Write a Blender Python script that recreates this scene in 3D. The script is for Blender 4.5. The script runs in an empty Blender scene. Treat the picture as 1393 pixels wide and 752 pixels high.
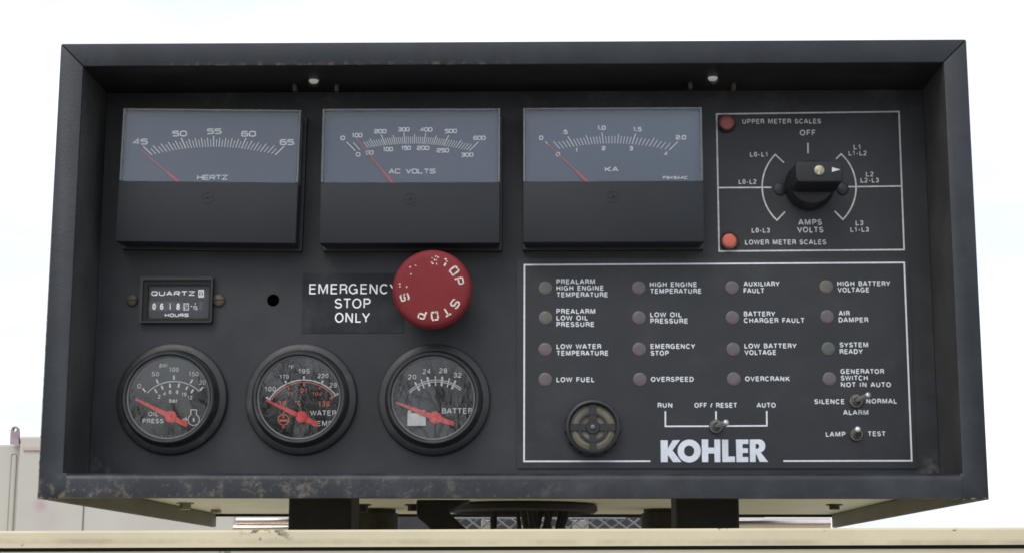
import bpy, bmesh, math, random
from mathutils import Vector, Matrix, Euler
random.seed(7)
PI = math.pi
S = bpy.context.scene
COL = S.collection

# ------------------------------------------------------------------ camera
FPX, CX, CY = 2261.09, 696.5, 376.0            # focal length and centre in photo pixels (1393 x 752)
CAM = Vector((0.02083, -0.9494, -0.04573))
CROT = Euler((PI/2 + 0.181138, -0.001844, 0.020739), 'XYZ')
cd = bpy.data.cameras.new('camera'); cam = bpy.data.objects.new('camera', cd); COL.objects.link(cam)
cam.location = CAM; cam.rotation_euler = CROT
cd.sensor_width = 36; cd.lens = 36*FPX/1393
cd.clip_start = 0.02; cd.clip_end = 3000
S.camera = cam
CM = CROT.to_matrix()

# ------------------------------------------------------------------ sky, sun, exposure
SUN_EL, SUN_AZ = math.radians(48), math.radians(-24)      # azimuth from -Y (behind the camera), negative = left
w = bpy.data.worlds.new('World'); S.world = w; w.use_nodes = True
nt = w.node_tree; nt.nodes.clear()
wo = nt.nodes.new('ShaderNodeOutputWorld'); bg = nt.nodes.new('ShaderNodeBackground')
sky = nt.nodes.new('ShaderNodeTexSky'); sky.sky_type = 'NISHITA'; sky.sun_disc = False
sky.sun_elevation = SUN_EL
sd = Vector((math.sin(SUN_AZ)*math.cos(SUN_EL), -math.cos(SUN_AZ)*math.cos(SUN_EL), math.sin(SUN_EL)))
sky.sun_rotation = math.atan2(sd.x, sd.y)
sky.air_density = 1.0; sky.dust_density = 3.0; sky.ozone_density = 1.0
tc = nt.nodes.new('ShaderNodeTexCoord'); mp = nt.nodes.new('ShaderNodeMapping'); mp.inputs['Scale'].default_value = (1, 1, 3.2); mp.inputs['Location'].default_value = (3, 1, 0.4)
nz = nt.nodes.new('ShaderNodeTexNoise'); nz.inputs['Scale'].default_value = 3.2; nz.inputs['Detail'].default_value = 5
cr = nt.nodes.new('ShaderNodeValToRGB')
cr.color_ramp.elements[0].position = 0.30; cr.color_ramp.elements[0].color = (0.62, 0.62, 0.62, 1)
cr.color_ramp.elements[1].position = 0.70; cr.color_ramp.elements[1].color = (0.88, 0.88, 0.88, 1)
mx = nt.nodes.new('ShaderNodeMixRGB'); mx.inputs['Color2'].default_value = (9.0, 10.0, 11.6, 1)   # bright even cloud
nt.links.new(tc.outputs['Generated'], mp.inputs['Vector']); nt.links.new(mp.outputs['Vector'], nz.inputs['Vector'])
nt.links.new(nz.outputs['Fac'], cr.inputs['Fac']); nt.links.new(cr.outputs['Color'], mx.inputs['Fac'])
nz2 = nt.nodes.new('ShaderNodeTexNoise'); nz2.inputs['Scale'].default_value = 2.1; nz2.inputs['Detail'].default_value = 7; nt.links.new(mp.outputs['Vector'], nz2.inputs['Vector'])
cr2 = nt.nodes.new('ShaderNodeValToRGB'); cr2.color_ramp.elements[0].position = .34; cr2.color_ramp.elements[0].color = (5.7, 5.78, 5.85, 1)
cr2.color_ramp.elements[1].position = .62; cr2.color_ramp.elements[1].color = (9.6, 10.6, 12.2, 1)
nt.links.new(nz2.outputs['Fac'], cr2.inputs['Fac']); nt.links.new(cr2.outputs['Color'], mx.inputs['Color2'])
nt.links.new(sky.outputs['Color'], mx.inputs['Color1']); nt.links.new(mx.outputs['Color'], bg.inputs['Color'])
nt.links.new(bg.outputs['Background'], wo.inputs['Surface'])
bg.inputs['Strength'].default_value = 0.12
sl = bpy.data.lights.new('sun', 'SUN'); so = bpy.data.objects.new('sun', sl); COL.objects.link(so)
sl.energy = 0.8; sl.angle = math.radians(28); sl.color = (1.0, 0.96, 0.9)
so.location = (0, -3, 6); so.rotation_euler = sd.to_track_quat('Z', 'Y').to_euler()
S.view_settings.view_transform = 'Standard'; S.view_settings.look = 'None'
S.view_settings.exposure = 0.45; S.view_settings.gamma = 1.0; S.view_settings.use_curve_mapping = False
S.cycles.filter_width = 1.7
S.cycles.max_bounces = 10; S.cycles.transparent_max_bounces = 12

# ------------------------------------------------------------------ helpers
def ray(px, py):
    return CM @ Vector(((px-CX)/FPX, -(py-CY)/FPX, -1))
def at(px, py, Y):                                # point of the plane y = Y seen at a photo pixel
    d = ray(px, py); return CAM + d*((Y-CAM.y)/d.y)
def atz(px, py, z):
    d = ray(px, py); return CAM + d*((z-CAM.z)/d.z)
def pxs(Y): return (Y-CAM.y)/FPX*1.01             # metres per photo pixel at depth Y

def tag(o, label=None, cat=None, group=None, kind=None):
    for k, v in (('label', label), ('category', cat), ('group', group), ('kind', kind)):
        if v: o[k] = v
    return o
def wloc(o):
    v = Vector((0, 0, 0))
    while o: v += o.location; o = o.parent
    return v
def link(name, me, mat, parent=None, origin=(0, 0, 0)):
    o = bpy.data.objects.new(name, me); COL.objects.link(o)
    org = Vector(origin); me.transform(Matrix.Translation(-org))
    if parent is not None:
        o.parent = parent; o.location = org - wloc(parent)
    else: o.location = org
    if mat: me.materials.clear(); me.materials.append(mat)
    return o
def finish(name, bm, mat, parent=None, origin=None, smooth=None, bevel=0, seg=2):
    bmesh.ops.remove_doubles(bm, verts=bm.verts, dist=1e-7)
    if bevel:
        es = [e for e in bm.edges if len(e.link_faces) == 2 and e.calc_face_angle(0) > 0.6]
        bmesh.ops.bevel(bm, geom=es, offset=bevel, segments=seg, profile=0.5, affect='EDGES')
    bmesh.ops.recalc_face_normals(bm, faces=bm.faces)
    me = bpy.data.meshes.new(name); bm.to_mesh(me); bm.free()
    if origin is None:
        xs = [v.co for v in me.vertices]
        origin = sum(xs, Vector())/max(1, len(xs))
    o = link(name, me, mat, parent, origin)
    if smooth is not None:
        for p in me.polygons: p.use_smooth = True
        me.set_sharp_from_angle(angle=math.radians(smooth))
    return o
def empty(name, loc):
    o = bpy.data.objects.new(name, None); COL.objects.link(o); o.location = loc; o.empty_display_size = 0.05; return o

def box(bm, a, b, M=None):
    x0, y0, z0 = a; x1, y1, z1 = b
    vs = [bm.verts.new(p) for p in ((x0,y0,z0),(x1,y0,z0),(x1,y1,z0),(x0,y1,z0),(x0,y0,z1),(x1,y0,z1),(x1,y1,z1),(x0,y1,z1))]
    if M is not None:
        for v in vs: v.co = M @ v.co
    for f in ((0,3,2,1),(4,5,6,7),(0,1,5,4),(1,2,6,5),(2,3,7,6),(3,0,4,7)): bm.faces.new([vs[i] for i in f])
    return vs
def lathe(bm, prof, c, n=64, axis='Y', closed=False):   # prof = [(radius, height towards the viewer)]
    c = Vector(c); rings = []
    for r, h in prof:
        if r < 1e-6:
            p = (0, -h, 0) if axis == 'Y' else (0, 0, h)
            rings.append([bm.verts.new(c+Vector(p))]); continue
        ring = []
        for i in range(n):
            t = 2*PI*i/n
            p = (r*math.cos(t), -h, r*math.sin(t)) if axis == 'Y' else (r*math.cos(t), r*math.sin(t), h)
            ring.append(bm.verts.new(c+Vector(p)))
        rings.append(ring)
    pairs = list(zip(rings, rings[1:]))
    if closed: pairs.append((rings[-1], rings[0]))
    for a, b in pairs:
        for i in range(n):
            j = (i+1) % n
            q = [a[i % len(a)], a[j % len(a)], b[j % len(b)], b[i % len(b)]]
            u = []
            for v in q:
                if v not in u: u.append(v)
            if len(u) > 2:
                try: bm.faces.new(u)
                except ValueError: pass
def tube(bm, pts, rad, n=12, caps=True):
    pts = [Vector(p) for p in pts]; rads = rad if isinstance(rad, (list, tuple)) else [rad]*len(pts)
    up = Vector((0.13, 0.3, 1)).normalized(); rings = []
    for i, p in enumerate(pts):
        t = (pts[min(i+1, len(pts)-1)] - pts[max(i-1, 0)]).normalized()
        a = t.cross(up)
        if a.length < 1e-3: a = t.cross(Vector((1, 0, 0)))
        a.normalize(); b = t.cross(a)
        rings.append([bm.verts.new(p + (a*math.cos(2*PI*k/n) + b*math.sin(2*PI*k/n))*rads[i]) for k in range(n)])
    for r0, r1 in zip(rings, rings[1:]):
        for k in range(n): bm.faces.new((r0[k], r0[(k+1) % n], r1[(k+1) % n], r1[k]))
    if caps: bm.faces.new(rings[0][::-1]); bm.faces.new(rings[-1])
def plate(loops, Y0, Y1, bev=0):
    """extruded outline(s) in the XZ plane between depths Y0 (front) and Y1; later loops cut holes"""
    cu = bpy.data.curves.new('c', 'CURVE'); cu.dimensions = '2D'; cu.fill_mode = 'BOTH'
    cu.extrude = (Y1-Y0)/2 - bev; cu.bevel_depth = bev; cu.bevel_resolution = 2; cu.offset = -bev
    for lp in loops:
        sp = cu.splines.new('POLY'); sp.points.add(len(lp)-1); sp.use_cyclic_u = True
        for q, p in zip(sp.points, lp): q.co = (p[0], p[1], 0, 1)
    o = bpy.data.objects.new('c', cu); COL.objects.link(o)
    dg = bpy.context.evaluated_depsgraph_get()
    me = bpy.data.meshes.new_from_object(o.evaluated_get(dg))
    bpy.data.objects.remove(o); bpy.data.curves.remove(cu)
    bm = bmesh.new(); bm.from_mesh(me); bpy.data.meshes.remove(me)
    for v in bm.verts:
        x, y, z = v.co; v.co = (x, (Y0+Y1)/2 - z, y)
    return bm
def circ(cx, cz, r, n=48): return [(cx+r*math.cos(2*PI*i/n), cz+r*math.sin(2*PI*i/n)) for i in range(n)]
def rrect(x0, z0, x1, z1, r, n=5):
    out = []
    for cx, cz, a in ((x1-r, z1-r, 0), (x0+r, z1-r, PI/2), (x0+r, z0+r, PI), (x1-r, z0+r, 1.5*PI)):
        for i in range(n+1):
            t = a + PI/2*i/n; out.append((cx+r*math.cos(t), cz+r*math.sin(t)))
    return out
def hexagon(c, r): return [(c[0]+r*math.cos(PI/3*i+.2), c[1]+r*math.sin(PI/3*i+.2)) for i in range(6)]

# ---- flat marks (ink) : everything goes into one bmesh at a given depth
def seg(bm, p, q, wd):
    p = Vector(p); q = Vector(q); d = (q-p).normalized(); nrm = Vector((-d.z, 0, d.x))*wd/2
    bm.faces.new([bm.verts.new(v) for v in (p-nrm, q-nrm, q+nrm, p+nrm)])
def ribbon(bm, pts, wd, Y, closed=False):
    P = [Vector((p[0], 0, p[1])) for p in pts]; n = len(P); L = []; R = []
    for i in range(n):
        a = P[i-1] if (i > 0 or closed) else None; b = P[(i+1) % n] if (i < n-1 or closed) else None
        d1 = (P[i]-a).normalized() if a is not None else None; d2 = (b-P[i]).normalized() if b is not None else None
        if d1 is None: d1 = d2
        if d2 is None: d2 = d1
        n1 = Vector((-d1.z, 0, d1.x)); n2 = Vector((-d2.z, 0, d2.x)); m = n1+n2
        m = n1 if m.length < 1e-4 else m.normalized()
        k = min(2.0, 1/max(0.3, m.dot(n1)))
        o = m*wd/2*k; y = Vector((0, Y, 0))
        L.append(bm.verts.new(P[i]+o+y)); R.append(bm.verts.new(P[i]-o+y))
    for i in range(n if closed else n-1):
        j = (i+1) % n; bm.faces.new((L[i], R[i], R[j], L[j]))
def lines(bm, plist, wpx, Y, closed=False):
    pts = [at(px, py, Y) for px, py in plist]
    ribbon(bm, [(p.x, p.z) for p in pts], wpx*pxs(Y), Y, closed)
def arc3(a, b, c, n=24):
    (x1, y1), (x2, y2), (x3, y3) = a, b, c
    d = 2*(x1*(y2-y3)+x2*(y3-y1)+x3*(y1-y2))
    ux = ((x1*x1+y1*y1)*(y2-y3)+(x2*x2+y2*y2)*(y3-y1)+(x3*x3+y3*y3)*(y1-y2))/d
    uy = ((x1*x1+y1*y1)*(x3-x2)+(x2*x2+y2*y2)*(x1-x3)+(x3*x3+y3*y3)*(x2-x1))/d
    r = math.hypot(x1-ux, y1-uy); t1 = math.atan2(y1-uy, x1-ux); t2 = math.atan2(y2-uy, x2-ux); t3 = math.atan2(y3-uy, x3-ux)
    def norm(t, ref):
        while t-ref > PI: t -= 2*PI
        while t-ref < -PI: t += 2*PI
        return t
    t1 = norm(t1, t2); t3 = norm(t3, t2)
    return [(ux+r*math.cos(t1+(t3-t1)*i/n), uy+r*math.sin(t1+(t3-t1)*i/n)) for i in range(n+1)]
def EL(cx, cy, rx, ry, a0, a1, n=14):
    n = max(4, int(abs(a1-a0)/360*28)); return [(cx+rx*math.cos(math.radians(a0+(a1-a0)*k/n)), cy+ry*math.sin(math.radians(a0+(a1-a0)*k/n))) for k in range(n+1)]
def sans():
    F = {}
    def g(ch, wd, lb, rb, *st): F[ch] = (wd, lb, rb, st)
    st, ro, di = .13, .07, .025
    g('A', .80, di, di, [(0,0), (.36,1), (.44,1), (.80,0)], [(.13,.31), (.67,.31)])
    g('B', .62, st, ro, [(0,0), (0,1), (.36,1)]+EL(.36,.765,.22,.235,90,-90)+[(0,.53)], [(.3,.53)]+EL(.36,.265,.26,.265,90,-90)+[(0,0)])
    g('C', .74, ro, ro, EL(.38,.5,.38,.5,42,318))
    g('D', .70, st, ro, [(0,0), (0,1), (.30,1)]+EL(.30,.5,.40,.5,90,-90)+[(0,0)])
    g('E', .58, st, ro, [(.58,1), (0,1), (0,0), (.60,0)], [(0,.53), (.54,.53)])
    g('F', .54, st, di, [(.55,1), (0,1), (0,0)], [(0,.51), (.48,.51)])
    g('G', .78, ro, st, EL(.40,.5,.40,.5,45,335)+[(.77,.46), (.46,.46)], [(.78,.46), (.78,0)])
    g('H', .68, st, st, [(0,0), (0,1)], [(.68,0), (.68,1)], [(0,.53), (.68,.53)])
    g('I', .0, st, st, [(0,0), (0,1)])
    g('K', .70, st, di, [(0,0), (0,1)], [(.66,1), (0,.34)], [(.22,.58), (.70,0)])
    g('L', .52, st, di, [(0,1), (0,0), (.53,0)])
    g('M', .84, st, st, [(0,0), (0,1), (.08,1), (.42,.08), (.76,1), (.84,1), (.84,0)])
    g('N', .68, st, st, [(0,0), (0,1), (.05,1), (.63,0), (.68,0), (.68,1)])
    g('O', .82, ro, ro, EL(.41,.5,.41,.5,90,450))
    g('P', .60, st, di, [(0,0), (0,1), (.34,1)]+EL(.34,.735,.26,.265,90,-90)+[(0,.47)])
    g('Q', .82, ro, ro, EL(.41,.5,.41,.5,90,450), [(.5,.25), (.8,-.06)])
    g('R', .66, st, di, [(0,0), (0,1), (.36,1)]+EL(.36,.745,.26,.255,90,-90)+[(0,.49)], [(.38,.49)]+EL(.42,.30,.19,.19,80,0)+[(.62,.1), (.66,0)])
    g('S', .64, ro, ro, EL(.32,.745,.28,.255,25,90)+EL(.32,.745,.29,.235,90,250)+[(.42,.47)]+EL(.34,.265,.30,.255,60,-90)+EL(.34,.275,.33,.275,-90,-165))
    g('T', .70, di, di, [(0,1), (.70,1)], [(.35,1), (.35,0)])
    g('U', .66, st, st, [(0,1), (0,.36)]+EL(.33,.34,.33,.34,180,360)+[(.66,1)])
    g('V', .78, di, di, [(0,1), (.39,.02), (.78,1)])
    g('W', 1.14, di, di, [(0,1), (.28,.02), (.57,.98), (.86,.02), (1.14,1)])
    g('X', .76, di, di, [(0,0), (.74,1)], [(.02,1), (.76,0)])
    g('Y', .76, di, di, [(0,1), (.38,.42), (.76,1)], [(.38,.45), (.38,0)])
    g('Z', .66, di, di, [(.02,1), (.64,1), (0,0), (.66,0)])
    g('0', .50, ro, ro, EL(.25,.5,.25,.5,90,450)); g('1', .30, ro, .15, [(0,.76), (.16,.80), (.25,1), (.25,0)])
    g('2', .50, ro, ro, EL(.25,.72,.24,.28,165,-25)+[(.30,.40), (.03,.12), (0,0), (.50,0)])
    g('3', .50, ro, ro, EL(.25,.75,.22,.25,160,-90)+[(.18,.5)], [(.24,.51)]+EL(.25,.265,.25,.265,80,-160))
    g('4', .52, di, ro, [(.40,0), (.40,1), (0,.30), (.53,.30)])
    g('5', .50, ro, ro, [(.46,1), (.10,1), (.04,.50)]+EL(.25,.32,.25,.32,130,-155)); g('6', .50, ro, ro, EL(.25,.31,.25,.31,90,450), EL(.27,.52,.27,.48,40,190)+[(0,.32)])
    g('7', .50, ro, ro, [(0,1), (.50,1), (.30,.6), (.18,0)]); g('8', .50, ro, ro, EL(.25,.76,.21,.24,90,450), EL(.25,.265,.25,.265,90,450))
    g('9', .50, ro, ro, EL(.25,.69,.25,.31,90,450), EL(.23,.48,.27,.48,-140,10)+[(.5,.68)])
    g('-', .26, .08, .08, [(0,.37), (.26,.37)]); g('/', .34, .03, .03, [(0,-.02), (.34,1.02)]); g(' ', .0, .2, .2)
    g('°', .22, .05, .05, EL(.11,.88,.11,.12,90,450))
    g('p', .46, .1, .06, [(0,.72), (0,-.26)], EL(.23,.36,.23,.36,90,450)); g('b', .46, .1, .06, [(0,1), (0,0)], EL(.23,.36,.23,.36,90,450))
    g('a', .44, .06, .1, EL(.20,.52,.20,.20,160,0)+[(.41,.0)], EL(.20,.22,.20,.21,70,290)+[(.40,.12)], [(.2,.43), (.40,.43)]); g('r', .26, .1, .03, [(0,0), (0,.72)], [(0,.42)]+EL(.24,.42,.24,.28,180,90))
    g('s', .40, .05, .05, EL(.2,.53,.18,.18,25,250)+EL(.2,.18,.2,.18,70,-160)); g('i', .0, .1, .1, [(0,0), (0,.72)], [(0,.9), (0,1.0)])
    return F
SANS = sans()
def text(bm, s, x0, x1, base, caph, Y, off=.018):
    """lettering whose left/right photo pixels, baseline and capital height are given, lying on the plane y = Y"""
    wt = .185 if off > .0175 else .165 if off > .0115 else .14 if off > .005 else .132
    s = s.replace('   ', ' ').replace('  ', ' '); k = pxs(Y); wd = wt*caph*k; z = wt/(1-wt)
    P = at(x0, base, Y); Q = at(x1, base, Y); T = at(x0, base-caph, Y)
    tot = 0; lay = []
    for i, c in enumerate(s):
        gw, lb, rb, st = SANS[c]
        x = tot if i == 0 else tot+lb+z*.55
        lay.append((x, c)); tot = x+gw+rb+z*.55
    end = lay[-1][0]+SANS[s[-1]][0]
    ux = (Q.x-P.x-wd)/max(end, 1e-6) if end > 0 else 0; uz = T.z-P.z-wd; n = 0
    for x, c in lay:
        for pts in SANS[c][3]:
            cl = pts[0] == pts[-1] or (abs(pts[0][0]-pts[-1][0])+abs(pts[0][1]-pts[-1][1])) < 1e-5
            if cl: pts = pts[:-1]
            ribbon(bm, [(P.x+wd/2+(x+p[0])*ux, P.z+wd/2+p[1]*uz) for p in pts], wd, Y-(n % 4)*1.5e-5, cl); n += 1
G = {  # squarish engraved stroke letters: list of (points, closed)
 '0': [([(0,0),(1,0),(1,1),(0,1)], 1)], '1': [([(.15,.78),(.55,1),(.55,0)], 0)],
 '2': [([(0,.8),(0,1),(1,1),(1,.5),(0,.5),(0,0),(1,0)], 0)],
 '3': [([(0,1),(1,1),(1,0),(0,0)], 0), ([(.2,.52),(1,.52)], 0)], '4': [([(.75,0),(.75,1),(0,.28),(1,.28)], 0)],
 '5': [([(1,1),(0,1),(0,.58),(1,.58),(1,0),(0,0)], 0)], '6': [([(1,1),(0,1),(0,0),(1,0),(1,.57),(0,.57)], 0)],
 '7': [([(0,1),(1,1),(.4,0)], 0)], '8': [([(0,0),(1,0),(1,1),(0,1)], 1), ([(0,.52),(1,.52)], 0)],
 '9': [([(0,0),(1,0),(1,1),(0,1),(0,.45),(1,.45)], 0)], '.': [([(.3,-.05),(.3,.2)], 0)],
 '=': [([(.1,.65),(.9,.65)], 0), ([(.1,.3),(.9,.3)], 0)],
 'H': [([(0,0),(0,1)], 0), ([(1,0),(1,1)], 0), ([(0,.5),(1,.5)], 0)], 'E': [([(1,1),(0,1),(0,0),(1,0)], 0), ([(0,.5),(.85,.5)], 0)],
 'R': [([(0,0),(0,1),(1,1),(1,.45),(0,.45)], 0), ([(.55,.45),(1,0)], 0)], 'T': [([(0,1),(1,1)], 0), ([(.5,1),(.5,0)], 0)],
 'Z': [([(0,1),(1,1),(0,0),(1,0)], 0)], 'A': [([(0,0),(.46,1),(.54,1),(1,0)], 0), ([(.2,.33),(.8,.33)], 0)],
 'C': [([(1,.78),(1,1),(0,1),(0,0),(1,0),(1,.22)], 0)], 'V': [([(0,1),(.5,0),(1,1)], 0)], 'O': [([(0,0),(1,0),(1,1),(0,1)], 1)],
 'L': [([(0,1),(0,0),(1,0)], 0)], 'S': [([(1,.82),(1,1),(0,1),(0,.53),(1,.53),(1,0),(0,0),(0,.2)], 0)],
 'K': [([(0,0),(0,1)], 0), ([(1,1),(.25,.5),(1,0)], 0), ([(0,.5),(.25,.5)], 0)], 'F': [([(1,1),(0,1),(0,0)], 0), ([(0,.5),(.85,.5)], 0)],
 'Q': [([(0,0),(1,0),(1,1),(0,1)], 1), ([(.6,.3),(1,-.05)], 0)], 'U': [([(0,1),(0,0),(1,0),(1,1)], 0)],
 'P': [([(0,0),(0,1),(1,1),(1,.42),(0,.42)], 0)]}
GW = {'1': .7, '.': .45, ' ': .75}
ROUND = set('02356890SCORPUQ')
def rounded(pts, closed, rx, ry, ch):
    if ch not in ROUND: return pts
    out = []; n = len(pts)
    for i, p in enumerate(pts):
        if not closed and i in (0, n-1): out.append(p); continue
        a = pts[i-1]; b = pts[(i+1) % n]
        def toward(q):
            dx, dy = q[0]-p[0], q[1]-p[1]; l = math.hypot(dx/rx, dy/ry); k = min(.5, 1/l) if l else 0
            return (p[0]+dx*k, p[1]+dy*k)
        u, v = toward(a), toward(b)
        for t in (0, .33, .67, 1):
            out.append(tuple((1-t)**2*u[k]+2*t*(1-t)*p[k]+t*t*v[k] for k in (0, 1)))
    return out
def stroke_text(bm, s, x0, x1, base, caph, Y, wpx=1.0, gap=.34):
    tot = sum(GW.get(c, 1) for c in s) + gap*(len(s)-1); k = pxs(Y)
    P = at(x0, base, Y); Q = at(x1, base, Y); T = at(x0, base-caph, Y)
    wd = wpx*1.38*k; ux = (Q.x-P.x-wd)/tot; uz = T.z-P.z-wd; x = P.x+wd/2; n = 0
    for c in s:
        gw = GW.get(c, 1)*ux
        for pts, cl in G.get(c, []):
            pts = rounded(pts, cl, .3, .3*ux/uz if uz else .3, c)
            ribbon(bm, [(x+p[0]*gw, P.z+wd/2+p[1]*uz) for p in pts], wd, Y-(n % 4)*1.5e-5, bool(cl)); n += 1
        x += gw+gap*ux

# ------------------------------------------------------------------ materials
def mat(name, base, rough=.5, metal=0, spec=.5, noise=0, nscale=40, bump=0, bscale=600, dirt=None, rvar=0, coat=0):
    m = bpy.data.materials.new(name); m.use_nodes = True; t = m.node_tree; b = t.nodes['Principled BSDF']
    b.inputs['Roughness'].default_value = rough; b.inputs['Metallic'].default_value = metal
    b.inputs['Specular IOR Level'].default_value = spec; b.inputs['Coat Weight'].default_value = coat
    N = t.nodes.new; Lk = t.links.new
    co = N('ShaderNodeNewGeometry').outputs['Position']
    rgb = N('ShaderNodeRGB'); rgb.outputs[0].default_value = (*base, 1); col = rgb.outputs[0]
    def nz(scale, det=5, ro=.6, vec=None):
        n = N('ShaderNodeTexNoise'); n.inputs['Scale'].default_value = scale; n.inputs['Detail'].default_value = det; n.inputs['Roughness'].default_value = ro
        Lk(vec or co, n.inputs['Vector']); return n.outputs['Fac']
    def ramp(x, a, b2):
        r = N('ShaderNodeMapRange'); r.inputs[1].default_value = a; r.inputs[2].default_value = b2; Lk(x, r.inputs[0]); return r.outputs[0]
    def mul(x, y):
        q = N('ShaderNodeMath'); q.operation = 'MULTIPLY'
        for i, v in enumerate((x, y)):
            if isinstance(v, (int, float)): q.inputs[i].default_value = v
            else: Lk(v, q.inputs[i])
        return q.outputs[0]
    def mix(c1, c2, f):
        q = N('ShaderNodeMixRGB'); Lk(c1, q.inputs['Color1'])
        if isinstance(c2, tuple): q.inputs['Color2'].default_value = (*c2, 1)
        else: Lk(c2, q.inputs['Color2'])
        Lk(f, q.inputs['Fac']) if not isinstance(f, (int, float)) else setattr(q.inputs['Fac'], 'default_value', f)
        return q.outputs[0]
    if noise:
        hi = tuple(min(1, c*(1+noise)) for c in base); lo = tuple(c*(1-noise) for c in base)
        a = N('ShaderNodeMixRGB'); a.inputs['Color1'].default_value = (*lo, 1); a.inputs['Color2'].default_value = (*hi, 1)
        Lk(ramp(nz(nscale), .3, .7), a.inputs['Fac']); col = a.outputs[0]
    if dirt:
        for d in dirt:          # dict: color, scale, lo, hi, amount, and optional z0,z1 / x0,x1 limits
            f = ramp(nz(d['scale'], 8, d.get('ro', .65)), d['lo'], d['hi'])
            f = mul(f, d.get('amount', 1))
            sx = N('ShaderNodeSeparateXYZ'); Lk(co, sx.inputs[0])
            if 'ctr' in d:
                vd = N('ShaderNodeVectorMath'); vd.operation = 'DISTANCE'; Lk(co, vd.inputs[0]); vd.inputs[1].default_value = d['ctr']
                f = mul(f, ramp(vd.outputs['Value'], d['rad'], d['rad']*.25))
            for ax, i in (('x', 0), ('y', 1), ('z', 2)):
                if ax+'0' in d: f = mul(f, ramp(sx.outputs[i], d[ax+'0'], d[ax+'1']))
            for i, a0, a1 in d.get('lim', ()): f = mul(f, ramp(sx.outputs[i], a0, a1))
            col = mix(col, d['color'], f)
    Lk(col, b.inputs['Base Color'])
    if rvar:
        r = N('ShaderNodeMapRange'); Lk(nz(22, 4), r.inputs[0]); r.inputs[1].default_value = .3; r.inputs[2].default_value = .7
        r.inputs[3].default_value = max(.05, rough-rvar); r.inputs[4].default_value = rough+rvar; Lk(r.outputs[0], b.inputs['Roughness'])
    if bump:
        bp = N('ShaderNodeBump'); bp.inputs['Strength'].default_value = bump; bp.inputs['Distance'].default_value = .0004
        Lk(nz(bscale, 3), bp.inputs['Height']); Lk(bp.outputs[0], b.inputs['Normal'])
    return m
def glass(name, tint=(1, 1, 1), rough=.03, ior=1.5, smear=0):
    m = bpy.data.materials.new(name); m.use_nodes = True; t = m.node_tree; t.nodes.clear(); N = t.nodes.new; Lk = t.links.new
    o = N('ShaderNodeOutputMaterial'); x = N('ShaderNodeMixShader'); tr = N('ShaderNodeBsdfTransparent'); g = N('ShaderNodeBsdfGlossy'); f = N('ShaderNodeFresnel')
    tr.inputs[0].default_value = (*tint, 1); g.inputs['Roughness'].default_value = rough; f.inputs['IOR'].default_value = ior
    Lk(f.outputs[0], x.inputs[0]); Lk(tr.outputs[0], x.inputs[1]); Lk(g.outputs[0], x.inputs[2])
    last = x.outputs[0]
    if smear:           # a film of dust on the pane
        d = N('ShaderNodeBsdfDiffuse'); d.inputs[0].default_value = (.55, .55, .53, 1)
        n = N('ShaderNodeTexNoise'); n.inputs['Scale'].default_value = 90; n.inputs['Detail'].default_value = 9; n.inputs['Roughness'].default_value = .7
        gp = N('ShaderNodeNewGeometry'); Lk(gp.outputs['Position'], n.inputs['Vector'])
        r = N('ShaderNodeMapRange'); r.inputs[1].default_value = .38; r.inputs[2].default_value = .75; r.inputs[3].default_value = smear*.25; r.inputs[4].default_value = smear*1.5
        Lk(n.outputs['Fac'], r.inputs[0]); y = N('ShaderNodeMixShader'); Lk(r.outputs[0], y.inputs[0]); Lk(last, y.inputs[1]); Lk(d.outputs[0], y.inputs[2]); last = y.outputs[0]
    Lk(last, o.inputs['Surface']); return m
TAN = (.20, .16, .11); RUST = (.16, .075, .035); DUST = (.16, .16, .155)
M = {}
M['hood'] = mat('black_hood_paint', (.014, .0145, .0165), .55, spec=.35, noise=.25, bump=.25, rvar=.06,
    dirt=[dict(color=(.06, .06, .058), scale=30, lo=.5, hi=.8, amount=.3)])
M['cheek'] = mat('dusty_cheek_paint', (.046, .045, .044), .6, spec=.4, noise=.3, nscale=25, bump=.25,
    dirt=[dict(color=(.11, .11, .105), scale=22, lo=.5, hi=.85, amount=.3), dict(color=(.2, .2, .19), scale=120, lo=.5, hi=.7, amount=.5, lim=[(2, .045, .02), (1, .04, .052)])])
M['flange'] = mat('black_flange_paint', (.0145, .0175, .0225), .45, spec=.42, noise=.25, bump=.3, rvar=.08,
    dirt=[dict(color=(.075, .08, .085), scale=35, lo=.48, hi=.85, amount=.3),
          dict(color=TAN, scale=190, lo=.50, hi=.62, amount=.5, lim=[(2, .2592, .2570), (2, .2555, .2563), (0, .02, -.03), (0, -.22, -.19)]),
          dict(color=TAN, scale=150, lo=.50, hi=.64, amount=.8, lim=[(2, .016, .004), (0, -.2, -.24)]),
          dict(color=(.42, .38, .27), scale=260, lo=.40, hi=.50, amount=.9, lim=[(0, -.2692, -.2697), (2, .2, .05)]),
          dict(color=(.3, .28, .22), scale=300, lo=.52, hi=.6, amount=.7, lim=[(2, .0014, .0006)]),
          dict(color=DUST, scale=420, lo=.71, hi=.76, amount=.4)])
M['lip'] = mat('weathered_lip_paint', (.0145, .017, .0225), .45, spec=.42, noise=.3, bump=.3, rvar=.08,
    dirt=[dict(color=(.07, .072, .075), scale=40, lo=.45, hi=.85, amount=.35),
          dict(color=(.19, .155, .105), scale=80, lo=.53, hi=.68, amount=.85, ro=.75, lim=[(0, .06, -.16), (2, .0142, .0095)]),
          dict(color=(.20, .185, .16), scale=300, lo=.60, hi=.70, amount=.6, lim=[(0, .12, -.14), (2, .0145, .009)]),
          dict(color=DUST, scale=500, lo=.68, hi=.74, amount=.4)])
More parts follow.
